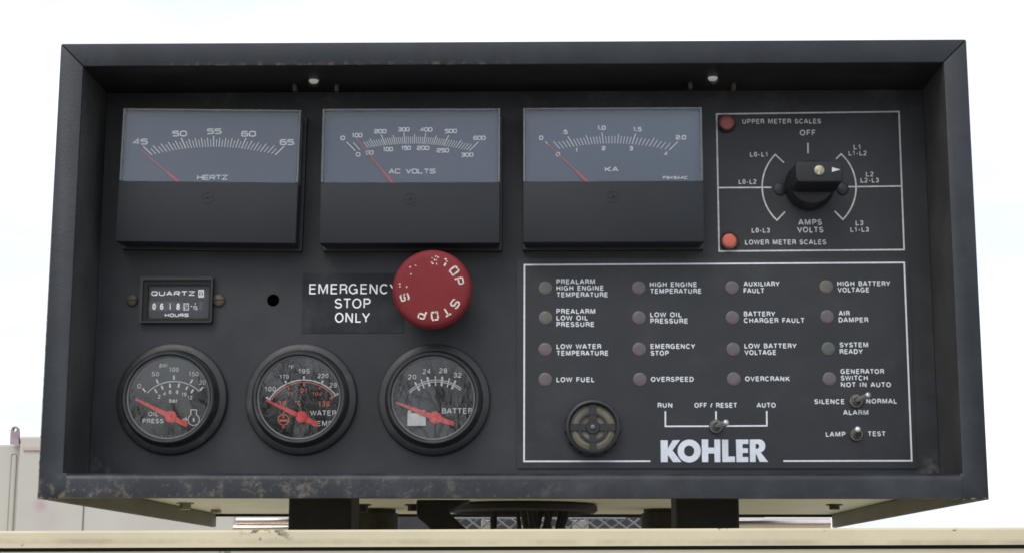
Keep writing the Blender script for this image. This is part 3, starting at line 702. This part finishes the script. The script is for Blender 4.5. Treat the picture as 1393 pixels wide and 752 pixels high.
bm = bmesh.new(); lines(bm, [(253.3, 412), (253.3, 422)], 7.6, Yh)
finish('tenths_wheel', bm, M['grayink'], hm)
bm = bmesh.new(); text(bm, '9', 251, 255.6, 420.8, 7.6, Yh-.0001, .03); finish('tenths_digit', bm, M['black'], hm)
bm = bmesh.new(); p0, p1 = at(202.5, 422.3, FRONT(.0013)), at(250, 409.8, FRONT(.0013)); box(bm, (p0.x, p0.y, p0.z), (p1.x, p0.y+.0003, p1.z))
p0, p1 = at(271, 421, FRONT(.0013)), at(275.5, 410.3, FRONT(.0013)); box(bm, (p0.x, p0.y, p0.z), (p1.x, p0.y+.0003, p1.z))
finish('counter_wheels', bm, mat('counter_wheels_grey', (.07, .07, .075), .5, noise=.3, nscale=300), hm)
bm = bmesh.new(); box(bm, (ia.x+.0007, FRONT(.0032), ib.z+.0007), (ib.x-.0001, FRONT(.0028), ia.z-.0011)); finish('counter_window', bm, glass('counter_window_glass', rough=.02, ior=1.18), hm)
for px, py, r in ((180, 408.5, .0036), (298, 408.3, .0039)):
    c = at(px, py, REC); bm = bmesh.new()
    lathe(bm, [(0, .0001), (r, .0001), (r, .0012), (r*.8, .0020), (0, .0022)], c, 28)
    s2 = finish('mounting_screw', bm, M['oldscrew'], BX, origin=c, smooth=50)
    bm = bmesh.new(); seg(bm, c+Vector((-r*.92, -.0024, 0)), c+Vector((r*.92, -.0024, .0001)), .0006); finish('screw_slot', bm, M['edge'], s2)

# ---------------------------------------------------------------- stop button with its label
la_, lb_ = at(412.3, 372, REC), at(549, 452.6, REC)
bm = bmesh.new(); box(bm, (la_.x, REC-.0004, lb_.z), (lb_.x, REC-.0001, la_.z))
lab = finish('stop_label', bm, mat('label_black', (.009, .010, .013), .5, spec=.28, noise=.3, nscale=40, bump=.2, rvar=.08, dirt=[dict(color=(.05, .053, .06), scale=45, lo=.45, hi=.75, amount=.6)]), BX)
bm = bmesh.new(); Yl = REC-.0006
text(bm, 'EMERGENCY', 420.6, 541.5, 399.9, 13.8, Yl, .004); text(bm, 'STOP', 455, 504, 419.2, 13.6, Yl, .004); text(bm, 'ONLY', 455.5, 503.2, 438.4, 13.6, Yl, .004)
finish('label_lettering', bm, M['meterink'], lab)
sc = at(587.4, 392.2, FRONT(.0335)); sc = Vector((sc.x, REC, sc.z))
bm = bmesh.new(); lathe(bm, [(0, .0001), (.0195, .0001), (.0195, .004), (.0175, .0055), (.0175, .0125), (.0125, .0135), (.0120, .0252), (0, .0252)], sc, 64)
st = finish('stop_button', bm, M['black'], BX, origin=sc, smooth=35); st['label'] = 'red mushroom emergency stop button'
bm = bmesh.new(); lathe(bm, [(0, .0245), (.0205, .0245), (.0228, .0252), (.0237, .0270), (.0238, .0292), (.0234, .0316), (.0224, .0334), (.0208, .0343), (.0185, .0347), (.010, .0351), (0, .0352)], sc, 96)
cp = finish('button_cap', bm, M['red'], st, origin=sc, smooth=60)
bm = bmesh.new(); rng = random.Random(3)
def worn(ch, ang, keep, rad=.01685, h=.0045, wd=.00102):
    t = math.radians(ang); ct, sn = math.cos(t), math.sin(t)
    for pts, cl in G[ch]:
        pts = rounded(pts, cl, .2, .2, ch) if ch != 'O' else pts
        if cl: pts = list(pts)+[pts[0]]
        for (ax, ay), (bx, by) in zip(pts, pts[1:]):
            L = math.hypot((bx-ax)*.0038, (by-ay)*h); n = max(1, int(L/.0005))
            st_on = None
            for i in range(n):
                if rng.random() > keep:
                    continue
                u0, u1 = i/n, (i+1)/n*1.0
                q = []
                for u in (u0-.04/n, u1+.04/n):
                    lx = ((ax+(bx-ax)*u)-.5)*.0036; lz = ((ay+(by-ay)*u)-.5)*h+rad
                    q.append(Vector((sc.x+lx*ct+lz*sn, FRONT(.03507)+.35*abs(0), sc.z-lx*sn+lz*ct)))
                seg(bm, q[0], q[1], wd*rng.uniform(.7, 1.15))
for ch, a_, kp in (('S', 6, .42), ('T', 29, .62), ('O', 52, .93), ('P', 76, 1), ('S', 124, .98), ('T', 148, .9), ('O', 173, .72), ('P', 199, .85), ('S', 251, .86), ('T', 273, .16), ('O', 297, .06), ('P', 320, .10)):
    worn(ch, a_, kp)
finish('cap_lettering', bm, M['stopink'], st)

# ---------------------------------------------------------------- selector switch field
YP = REC-.0002; bm = bmesh.new()
lines(bm, [(974.8, 155.5), (1222.9, 152.2), (1229.9, 339.8), (978.3, 341.8)], 2.0, YP, True)
lines(bm, [(977, 255.6), (1049.6, 255.2)], 2.0, YP-.0001); lines(bm, [(1151.7, 254.4), (1226, 253.4)], 2.0, YP-.0001)
lines(bm, [(1066.3, 221.6)]+arc3((1054.6, 210.6), (1036.8, 255.2), (1057, 299.9)) + [(1067.7, 288.4)], 2.0, YP-.0002)
lines(bm, [(1137.3, 216.5)]+arc3((1144.2, 209.8), (1164.5, 254), (1146.6, 298.7)) + [(1135.4, 287.4)], 2.0, YP-.0002)
lines(bm, [(1099, 194.8), (1099.2, 209)], 2.0, YP)
for s, x0, x1, y, h in (('UPPER METER SCALES', 1009.9, 1117, 168.9, 6.6), ('OFF', 1088.1, 1109.8, 184.8, 7.8), ('L0-L1', 1020.3, 1044.3, 213.6, 6.6), ('L0-L2', 1005, 1029, 250.8, 6.6), ('L0-L3', 1022.7, 1047.3, 316.8, 6.6),
    ('L1', 1161.3, 1170.8, 203.6, 6.6), ('L1-L2', 1154.4, 1178.9, 211.9, 6.6), ('L2', 1178, 1188.3, 240.5, 6.6), ('L2-L3', 1170.8, 1195.6, 248.8, 6.6), ('L3', 1164.1, 1174.5, 306.7, 6.6), ('L1-L3', 1157, 1182, 315.7, 6.6),
    ('AMPS', 1086, 1118.2, 306.4, 7.8), ('VOLTS', 1084.5, 1120.2, 316.7, 7.8), ('LOWER METER SCALES', 1013.6, 1124, 333.1, 6.8)):
    text(bm, s, x0, x1, y, h, YP, .022)
finish('selector_legend', bm, M['grayink'], PANEL)
# rotary selector
kc = at(1114, 233.5, FRONT(.039)); kc = Vector((kc.x, REC, kc.z)); kx, kz = kc.x, kc.z
bm = bmesh.new()
lathe(bm, [(0, .0001), (.0150, .0001), (.0152, .0040), (.0146, .0078), (.0136, .0120), (.0132, .0128), (.0120, .0134), (0, .0136)], kc, 64)
sw = finish('rotary_selector', bm, M['black'], BX, origin=kc, smooth=35)
bar = [(-.0138, -.0035), (-.0128, -.0058), (-.0105, -.0063), (.0130, -.0063), (.0142, -.0052), (.0142, .0050), (.0130, .0060), (-.0105, .0063), (-.0128, .0058), (-.0138, .0035)]
bm = plate([[(kx+x, kz+z) for x, z in bar]], FRONT(.039), FRONT(.0137), .0007)
for i in range(17):
    x = kx-.0100+.0014*i
    for s in (-1, 1):
        z0, z1 = sorted((kz+s*.0060, kz+s*.0067)); box(bm, (x, FRONT(.0365), z0), (x+.0007, FRONT(.0145), z1))
finish('knob_handle', bm, mat('knob_black', (.014, .0155, .019), .55, spec=.35, noise=.2, bump=.15), sw, smooth=40)
p = at(1114.5, 232, FRONT(.0391)); bm = bmesh.new(); lathe(bm, [(0, 0), (.0030, 0), (.0030, .0005), (.0026, .0008), (0, .0008)], p, 28)
ks = finish('knob_screw', bm, M['brass'], sw, origin=p, smooth=40)
bm = bmesh.new(); d = Vector((.0007, 0, .0026)); seg(bm, p+Vector((0, -.0009, 0))-d, p+Vector((0, -.0009, 0))+d, .0007); finish('screw_slot', bm, mat('slot_pale', (.5, .47, .35), .5), ks)
bm = bmesh.new(); q = [at(*z, FRONT(.0392)) for z in ((1131.8, 227.8), (1143.3, 231), (1131.8, 234.3))]; bm.faces.new([bm.verts.new(v) for v in q]); finish('knob_arrow', bm, M['grayink'], sw)
for px, py in ((1061, 257.5), (1146, 257)):
    c = at(px, py, REC); bm = bmesh.new(); lathe(bm, [(0, .0001), (.0038, .0001), (.0037, .0012), (.0030, .0016), (0, .0016)], c, 24)
    e2 = finish('selector_screw', bm, M['black'], sw, origin=c, smooth=50)
# two round red lamps
for px, py, m, lb in ((988.7, 167.3, 'lens_up', 'dark red upper scale lamp'), (992.3, 327.3, 'lens_lo', 'bright orange-red lower scale lamp')):
    c = at(px, py, FRONT(.003)); c = Vector((c.x, REC, c.z)); bm = bmesh.new()
    lathe(bm, [(.0043, .0001), (.0056, .0001), (.0056, .0022), (.0050, .0028), (.0043, .0026)], c, 40, closed=True)
    r_ = finish('pilot_lamp', bm, M['lensring'], BX, origin=c, smooth=40); r_['label'] = lb
    bm = bmesh.new(); lathe(bm, [(.0043, .0015), (.0043, .0028), (.0038, .0031), (.0020, .0033), (0, .0033)], c, 40); finish('lamp_lens', bm, M[m], r_, origin=c, smooth=60)

# ---------------------------------------------------------------- annunciator plate
pa, pb = at(703.5, 351.5, REC-.001), at(1247.5, 636.5, REC-.001)
bc = at(809.5, 582, REC-.0011)
bm = plate([[(pa.x, pb.z), (pb.x, pb.z), (pb.x, pa.z), (pa.x, pa.z)]], REC-.0010, REC-.0001)
PL = finish('annunciator_plate', bm, M['plate'], BX)
YA = REC-.00115; bm = bmesh.new()
lines(bm, [(884.8, 626.6), (712.9, 626.8), (713.4, 360.3), (1230, 357.2), (1240.3, 626), (1065.6, 626.4)], 2.1, YA)
TX = '''PREALARM 757 809.3 386.3|HIGH  ENGINE 757 821.2 395|TEMPERATURE 757 827.1 404|PREALARM 757 809.7 426.5|LOW   OIL 757 800 435.4|PRESSURE 757 808.5 444.2|
HIGH  ENGINE 884.1 948.2 390.1|TEMPERATURE 884.4 954.3 399.1|LOW   OIL 884.6 927.6 431|PRESSURE 884.9 935.9 439.6|AUXILIARY 1011.7 1060.6 389.3|FAULT 1011.7 1039.9 398.4|BATTERY 1012 1054.6 430|CHARGER  FAULT 1012 1094.6 438.8|
HIGH  BATTERY 1139.2 1211.2 388.9|VOLTAGE 1139.6 1182.6 397.4|AIR 1141 1156.1 429|DAMPER 1141 1181.3 438|LOW   WATER 757 818 474.2|TEMPERATURE 757 827.6 483.3|LOW   FUEL 757 808.9 519.2|
EMERGENCY 885.1 945.7 474|STOP 885.1 909.8 483.2|OVERSPEED 885.5 943.7 518.7|LOW  BATTERY 1012.8 1083.8 473.4|VOLTAGE 1012.8 1056 482.3|OVERCRANK 1013.6 1074.5 518.1|SYSTEM 1142.2 1181 472|READY 1142.4 1173.8 481|
GENERATOR 1143.5 1202.8 508.1|SWITCH 1143.8 1180.5 517|NOT   IN   AUTO 1144 1212.1 526.1|SILENCE 1107.9 1149 549|NORMAL 1178.6 1220.4 548.4|ALARM 1147 1181.3 563.8|LAMP 1123.5 1150.3 593.4|TEST 1180.5 1205 592.7|
RUN 894.8 914.6 554|OFF / RESET 944.7 1002.9 554|AUTO 1029.4 1055.3 553.9'''
for it in TX.replace('\n', '').split('|'):
    s, x0, x1, y = it.rsplit(' ', 3); text(bm, s, float(x0), float(x1), float(y), 6.7, YA, .022)
lines(bm, [(905.1, 558.7), (905.2, 579.2), (965, 579)], 2.0, YA); lines(bm, [(974, 558.7), (974.1, 570.6)], 2.0, YA); lines(bm, [(988, 578.8), (1043.2, 578.5), (1043, 558.4)], 2.0, YA)
finish('plate_legend', bm, M['ink'], PL)
# big maker lettering
LZ = lambda x, y: at(880+x/7.161, 535+y/7.161, YA)
bm = bmesh.new()
def letter(loops):
    L2 = [[(p.x, p.z) for p in (LZ(*q) for q in lp)] for lp in loops]
    b2 = plate(L2, YA-.0002, YA+.0001); me = bpy.data.meshes.new('l'); b2.to_mesh(me); b2.free(); bm.from_mesh(me); bpy.data.meshes.remove(me)
def ell(cx, cy, rx, ry, n=40): return [(cx+rx*math.cos(2*PI*i/n), cy+ry*math.sin(2*PI*i/n)) for i in range(n)]
letter([[(133, 452), (203, 452), (203, 532), (252, 452), (323, 450), (249, 552), (337, 665), (254, 665), (203, 592), (203, 665), (136, 665)]])
letter([ell(412, 557, 113, 112), ell(411, 557, 50, 53)])
letter([[(533, 444), (597, 444), (597, 524), (657, 524), (657, 444), (714, 444), (716, 665), (659, 665), (658, 581), (598, 581), (598, 665), (537, 665)]])
letter([[(731, 446), (792, 446), (793, 611), (857, 610), (859, 664), (735, 665)]])
letter([[(867, 445), (988, 445), (987, 489), (931, 489), (931, 530), (984, 530), (984, 576), (932, 576), (932, 615), (986, 615), (988, 664), (873, 665)]])
arcR = [(1095+58*math.cos(t), 508+64*math.sin(t)) for t in [(-PI/2)+PI*.93*i/14 for i in range(15)]]
letter([[(1002, 445)]+arcR+[(1181, 663), (1099, 663), (1063, 585), (1059, 585), (1060, 664), (1004, 664)], [(1059, 488), (1080, 488), (1090, 496), (1093, 512), (1090, 527), (1080, 535), (1059, 535)]])
finish('maker_lettering', bm, M['logo'], PL)

# sixteen small lenses
LN = {'y': lens('lens_yellowish', (.085, .083, .082), (.125, .115, .086)), 'r': lens('lens_reddish', (.088, .082, .087), (.118, .087, .090)), 'g': lens('lens_greenish', (.072, .079, .073), (.078, .094, .076))}
rows = [[(742, 391.6, 'y'), (742, 432, 'y'), (741.6, 475, 'r'), (741.6, 515.7, 'r')], [(868.9, 391.3, 'r'), (869.2, 431.8, 'r'), (869.5, 474.7, 'r'), (870.3, 515.7, 'r')],
        [(995.9, 391, 'r'), (996.4, 431.6, 'r'), (997.4, 474.6, 'r'), (998.2, 515, 'r')], [(1124, 389.9, 'y'), (1125.2, 430.4, 'r'), (1126.7, 474, 'g'), (1128.3, 514.9, 'r')]]
protos = {}
for colm in rows:
    for px, py, k in colm:
        c = at(px, py, FRONT(.001))
        if k not in protos:
            bm = bmesh.new(); lathe(bm, [(.0041, .0001), (.0041, .0003), (.0039, .0004), (.0022, .0005), (0, .0005)], c, 36)
            o = finish('indicator_lamp', bm, LN[k], BX, origin=c, smooth=60); protos[k] = o
        else:
            o = protos[k].copy(); COL.objects.link(o); o.location = c - wloc(BX)
        o['label'] = {'y': 'yellowish unlit indicator lamp', 'r': 'pinkish unlit indicator lamp', 'g': 'greenish unlit indicator lamp'}[k]

# buzzer
c = at(806.6, 579.9, FRONT(.009)); c = Vector((c.x, REC, c.z)); K = .000434
bm = bmesh.new(); lathe(bm, [(.0136, .0012), (.0168, .0012), (.0168, .0058), (.0161, .0088), (.0148, .0092), (.0139, .0084), (.0136, .0060)], c, 72, closed=True)
for i in range(14):
    t = 2*PI*i/14; Mx = Matrix.Translation(c) @ Matrix.Rotation(t, 4, 'Y'); box(bm, (.0163, -.0070, -.0022), (.01695, -.0014, .0022), Mx)
bz = finish('alarm_buzzer', bm, M['black'], BX, origin=c, smooth=35)
bm = bmesh.new(); lathe(bm, [(0, .0012), (.0135, .0012), (.0135, .0052), (.0112, .0062), (.0096, .0056), (.0080, .0052), (0, .0052)], c, 60)
finish('buzzer_cone', bm, M['beige'], bz, origin=c, smooth=40)
bm = bmesh.new()
lathe(bm, [(17.4*K, .0054), (20.6*K, .0054), (20.6*K, .0074), (17.4*K, .0074)], c, 60, closed=True)
lathe(bm, [(0, .0040), (10*K, .0040), (10*K, .0070), (9*K, .0076), (4.5*K, .0076), (4*K, .0070), (0, .0070)], c, 40)
for s in (0, 1, 2, 3):
    Mx = Matrix.Translation(c) @ Matrix.Rotation(s*PI/2, 4, 'Y'); box(bm, (9*K, -.0070, -4.8*K), (31.3*K, -.0054, 4.8*K), Mx)
finish('buzzer_grille', bm, M['black'], bz, smooth=35)
bm = bmesh.new(); lathe(bm, [(0, .0066), (3.8*K, .0066), (3.8*K, .0078), (2.6*K, .0084), (0, .0085)], c, 28); finish('centre_pin', bm, mat('grey_pin', (.13, .13, .125), .4), bz, origin=c, smooth=50)

# three toggle switches
for bx_, by_, tx, ty, r, lb in ((974.3, 579.2, 989.3, 573.8, .0041, 'run off auto toggle switch'), (1165.2, 544.6, 1183, 536.4, .0041, 'alarm silence toggle switch'), (1165.8, 590.3, 1167, 583, .0039, 'lamp test toggle switch')):
    c = at(bx_, by_, FRONT(.004)); c = Vector((c.x, REC, c.z)); tip = at(tx, ty, FRONT(.0165))
    bm = bmesh.new(); lathe(bm, [(r*.66, .0009), (r, .0009), (r*1.02, .0024), (r*.93, .0032), (r*.66, .0032)], c, 36, closed=True)
    lathe(bm, [(r*.52, .001), (r*.64, .001), (r*.64, .0052), (r*.52, .0056)], c, 28, closed=True)
    lathe(bm, [(0, .0030), (r*.53, .0030), (r*.53, .0034), (0, .0036)], c, 20)
    tg = finish('toggle_switch', bm, M['nut'], BX, origin=c, smooth=35); tg['label'] = lb
    root = Vector((c.x, FRONT(.0038), c.z)); d = tip-root; pts = [root+d*t for t in (0, .3, .6, .85, .93, .98, 1.0)]
    bm = bmesh.new(); tube(bm, pts, [.0013, .0013, .0015, .0019, .0020, .0015, .0006], 20); finish('toggle_lever', bm, mat('satin_lever', (.55, .54, .51), .34, .75, noise=.1), tg, origin=root, smooth=60)

# cable opening ring and bracket under the floor
rc = atz(712, 697, .0050)
bm = bmesh.new(); lathe(bm, [(.050, .0115), (.054, .0115), (.0558, .0095), (.0558, .0065), (.0535, .0048), (.0505, .0048), (.050, .0070)], (rc.x, rc.y, 0), 72, 'Z', closed=True)
finish('cable_grommet', bm, M['rubber'], BX, origin=(rc.x, rc.y, .0115), smooth=40)
Yb = .17; bp = [at(px, py, Yb) for px, py in ((566, 679), (567, 703), (579, 713), (592, 726), (642, 726), (608, 695), (640, 679))]
bm = bmesh.new(); zt = .0115
prism(bm, [(p.x, min(p.z, zt)) for p in bp], Yb, Yb+.03); finish('floor_bracket', bm, M['rubber'], BX, bevel=.0015)

# ================================================================== BELOW AND BEHIND THE BOX
DECK = -.36
EN = empty('generator_enclosure', (0, .3, GZ)); tag(EN, 'cream painted steel enclosure with folded top rail across the foreground below the box', 'enclosure')
Yr = -.012
zr = at(700, 719, Yr).z; zb = at(700, 742.5, Yr).z; yaw = (at(1393, 716.5, Yr).z-at(0, 721.5, Yr).z)/(at(1393, 720, Yr).x-at(0, 720, Yr).x)
RX = Matrix.Translation((0, 0, zr)) @ Matrix.Rotation(-math.atan(yaw), 4, 'Y')
bm = bmesh.new()
prof = [(.0000, zb-zr), (.0000, -.0012), (.0010, 0), (.040, 0), (.040, -.0015), (.0022, -.0015), (.0015, -.0025), (.0015, zb-zr)]
A = [bm.verts.new(RX @ Vector((-1.1, Yr+y, z))) for y, z in prof]; B = [bm.verts.new(RX @ Vector((1.1, Yr+y, z))) for y, z in prof]
for i in range(len(prof)):
    j = (i+1) % len(prof); bm.faces.new((A[i], A[j], B[j], B[i]))
bm.faces.new(A); bm.faces.new(B[::-1])
finish('top_rail', bm, M['cream'], EN, smooth=30)
bm = bmesh.new(); box(bm, (-1.1, Yr+.0030, GZ-zr+.05), (1.1, Yr+.0045, zb-zr-.0021), RX)
finish('front_panel', bm, M['cream'], EN)
bm = bmesh.new(); box(bm, (-1.098, Yr+.0047, -.05), (1.098, Yr+.0060, -.0017), RX); finish('gap_shadow_strip', bm, M['edge'], EN)  # dark strip added to draw the shadow line under the rail lip
bm = bmesh.new(); box(bm, (-1.1, Yr+.0046, GZ), (1.1, 1.5, DECK)); finish('deck', bm, M['floor'], EN)

for px in ((392, 478), (920, 1006)):
    Y = .10; xa, xb = at(px[0], 700, Y).x, at(px[1], 700, Y).x
    bm = bmesh.new(); box(bm, (xa, Y, DECK), (xb, Y+.045, .0114))
    tag(finish('support_post', bm, M['rubber'], origin=((xa+xb)/2, Y+.02, DECK), bevel=.002), 'black square post under the %s half of the control box' % ('left' if px[0] < 600 else 'right'), 'post', 'square posts under the control box')
for cx_, side in ((509, 'left'), (905, 'right')):
    c = at(cx_, 700, .40); r = 32*pxs(.40); bm = bmesh.new()
    lathe(bm, [(0, .0114), (r*.9, .0114), (r*.9, .0085), (r, .0080), (r*.99, -.04), (r, -.09), (r, DECK), (0, DECK)], (c.x, c.y, 0), 40, 'Z')
    tag(finish('rubber_mount', bm, M['mount'], origin=(c.x, c.y, DECK), smooth=40), 'brown-black round rubber mount beside the %s square post' % side, 'mount', 'round mounts under the control box')
# cables hanging out of the ring
CB = empty('cable_bundle', (rc.x, rc.y, DECK)); tag(CB, 'bundle of dark cables hanging from the ring under the control box', 'cables')
rng = random.Random(5)
for i, (p0, p1) in enumerate(((672, 668), (704, 706), (712, 716), (720, 728), (728, 736), (735, 722), (742, 752), (748, 742), (764, 757), (772, 760))):
    a = atz(p0, 696, .009); a.y = rc.y+rng.uniform(-.02, .02); k = pxs(a.y)
    x0 = at(p0, 690, a.y).x; x1 = at(p1, 720, a.y).x
    pts = [Vector((x0, a.y, .03)), Vector((x0, a.y, .008)), Vector(((x0*.4+x1*.6)+rng.uniform(-.002, .002), a.y, -.008)), Vector((x1, a.y, -.03)), Vector((x1, a.y+.01, -.15)), Vector((x1+rng.uniform(-.02, .02), a.y, DECK+.003))]
    bm = bmesh.new(); tube(bm, pts, rng.uniform(.0016, .0030) if i else .0026, 10); finish('cable', bm, M['mount'] if i % 3 else M['rubber'], CB, smooth=60)
# pipes
def pipe(pts, r, label):
    bm = bmesh.new(); tube(bm, pts, r, 20); o = finish('metal_pipe', bm, M['copper'], smooth=60, origin=(pts[-1][0], pts[-1][1], DECK)); tag(o, label, 'pipe', 'shiny pipes behind the control box')
Yq = .66; k = pxs(Yq)
def run(px0, px1, py, sgn):
    a = at(px0, py, Yq); b = at(px1, py, Yq); e = Vector((b.x, Yq, DECK)); pts = [a, a*.5+b*.5, b-Vector((sgn*.012, 0, 0)), b-Vector((sgn*.004, 0, .004)), b-Vector((0, 0, .014)), e]
    return pts
pipe(run(322, 412, 707.5, 1), 4.8*k, 'upper copper-toned pipe behind the left square post')
pipe(run(318, 446, 717.5, 1), 4.6*k, 'lower copper-toned pipe behind the left square post')
pipe(run(1129, 985, 711, -1), 7.5*k, 'thick copper-toned pipe behind the right square post')
# engine mass and wire guard
a = at(500, 700, .95); b = at(1082, 700, .95); bm = bmesh.new()
box(bm, (a.x, .95, DECK), (b.x, 1.42, -.02)); box(bm, (a.x+.03, .98, -.02), (b.x-.03, 1.38, .10))
for i in range(9):
    x = a.x+.02+i*.026; box(bm, (x, .938, DECK+.02), (x+.008, .9497, -.03))
tag(finish('engine', bm, M['engine'], origin=((a.x+b.x)/2, 1.2, DECK), bevel=.004), 'dark engine block seen through the gap behind the cables', 'engine')
Yg = .72; GR = empty('fan_guard', (at(740, 700, Yg).x, Yg, DECK)); tag(GR, 'white wire fan guard behind the hanging cables', 'fan guard')
xl, xr = at(612, 700, Yg).x, at(872, 700, Yg).x; ztop = at(740, 704.5, Yg).z; zbt = DECK+.002
bm = bmesh.new()
tube(bm, [(xl, Yg, ztop), (xr-.015, Yg, ztop)], .0011, 8); tube(bm, [(xl, Yg, zbt+.002), (xr, Yg, zbt+.002)], .0015, 8)
hgt = (ztop-zbt)*1.35; n = 0; x = xl-hgt
while x < xr:
    for s in (1, -1):
        p0 = Vector((x if s > 0 else x+hgt, Yg+.002*s, zbt)); p1 = Vector((x+hgt if s > 0 else x, Yg+.002*s, ztop))
        lo, hi = xl, xr; t0, t1 = 0, 1; dx = p1.x-p0.x
        ts = sorted(((lo-p0.x)/dx, (hi-p0.x)/dx)); t0, t1 = max(0, ts[0]), min(1, ts[1])
        if t1-t0 > .02: tube(bm, [p0.lerp(p1, t0), p0.lerp(p1, t1)], .0009, 6, False)
    x += .0145
finish('wire_mesh', bm, M['wire'], GR)
for p0, p1 in ((655, 668), (779, 800)):
    x0, x1 = at(p0, 700, Yg+.02).x, at(p1, 700, Yg+.02).x; bm = bmesh.new(); box(bm, (x0, Yg+.012, DECK), (x1, Yg+.030, ztop-.001)); finish('guard_post', bm, M['tank'], GR, bevel=.001)

# container behind on the left
Yc = 8.0
CT = empty('steel_container', (at(100, 700, Yc).x, Yc, GZ)); tag(CT, 'pale cream steel container behind the left edge of the control box', 'container')
x0, x1, x2 = at(-260, 600, Yc).x, at(27, 600, Yc).x, at(322, 600, Yc).x; z1, z2 = at(10, 603, Yc).z, at(60, 593, Yc).z
bm = bmesh.new(); box(bm, (x0, Yc+.05, GZ), (x1-.002, Yc+2.4, z1)); box(bm, (x1, Yc, GZ), (x2, Yc+2.4, z2))
xs = at(10, 650, Yc).x; box(bm, (xs, Yc+.043, GZ+.1), (xs+.03, Yc+.0495, z1-.05))
finish('container_body', bm, M['tank'], CT, bevel=.01)
bm = bmesh.new(); xs = at(115, 650, Yc).x; box(bm, (xs, Yc-.004, GZ+.1), (xs+.006, Yc-.0005, at(115, 612, Yc).z)); finish('panel_seam', bm, mat('grey_seam', (.16, .15, .15), .7), CT)
bm = bmesh.new(); xs = at(30, 650, Yc).x; zz = at(60, 609, Yc).z; box(bm, (xs, Yc-.012, zz-.012), (x2-.02, Yc-.0005, zz+.006)); finish('top_moulding', bm, mat('pinkish_trim', (.50, .38, .34), .6), CT)
p = [at(px, py, Yc+.03) for px, py in ((16, 604), (17, 585), (19.5, 580.5), (24, 580), (27, 583), (28, 604))]; hcn = at(22.3, 584.5, Yc+.03)
bm = plate([[(q.x, q.z) for q in p], circ(hcn.x, hcn.z, .011, 20)], Yc-.002, Yc+.03); finish('lifting_lug', bm, M['lug'], CT)

# bare trees far behind the camera, mirrored faintly in the gauge glasses
bm = bmesh.new(); rng = random.Random(11)
def branch(p, d, L, r, lev):
    q = p+d*L; mid = p+d*L*.5+Vector((rng.uniform(-1, 1), rng.uniform(-1, 1), rng.uniform(-.3, .6)))*L*.08
    r = max(r, .024); tube(bm, [p, mid, q], [r, r*.85, r*.68], 5, False)
    if lev == 0: return
    for i in range(3):
        nd = (d+Vector((rng.uniform(-1, 1), rng.uniform(-1, 1), rng.uniform(-.25, .75)))*.75).normalized()
        branch(p.lerp(q, rng.uniform(.55, 1)), nd, L*rng.uniform(.6, .85), r*rng.uniform(.52, .7), lev-1)
for i in range(15):
    x = -40+i*4.0+rng.uniform(-1.3, 1.3); y = -72+rng.uniform(-7, 7)
    branch(Vector((x, y, GZ-.1)), Vector((rng.uniform(-.08, .08), 0, 1)).normalized(), rng.uniform(4.0, 4.9), rng.uniform(.16, .26), 5)
tag(finish('treeline', bm, M['bark'], origin=(0, -72, GZ)), kind='stuff')
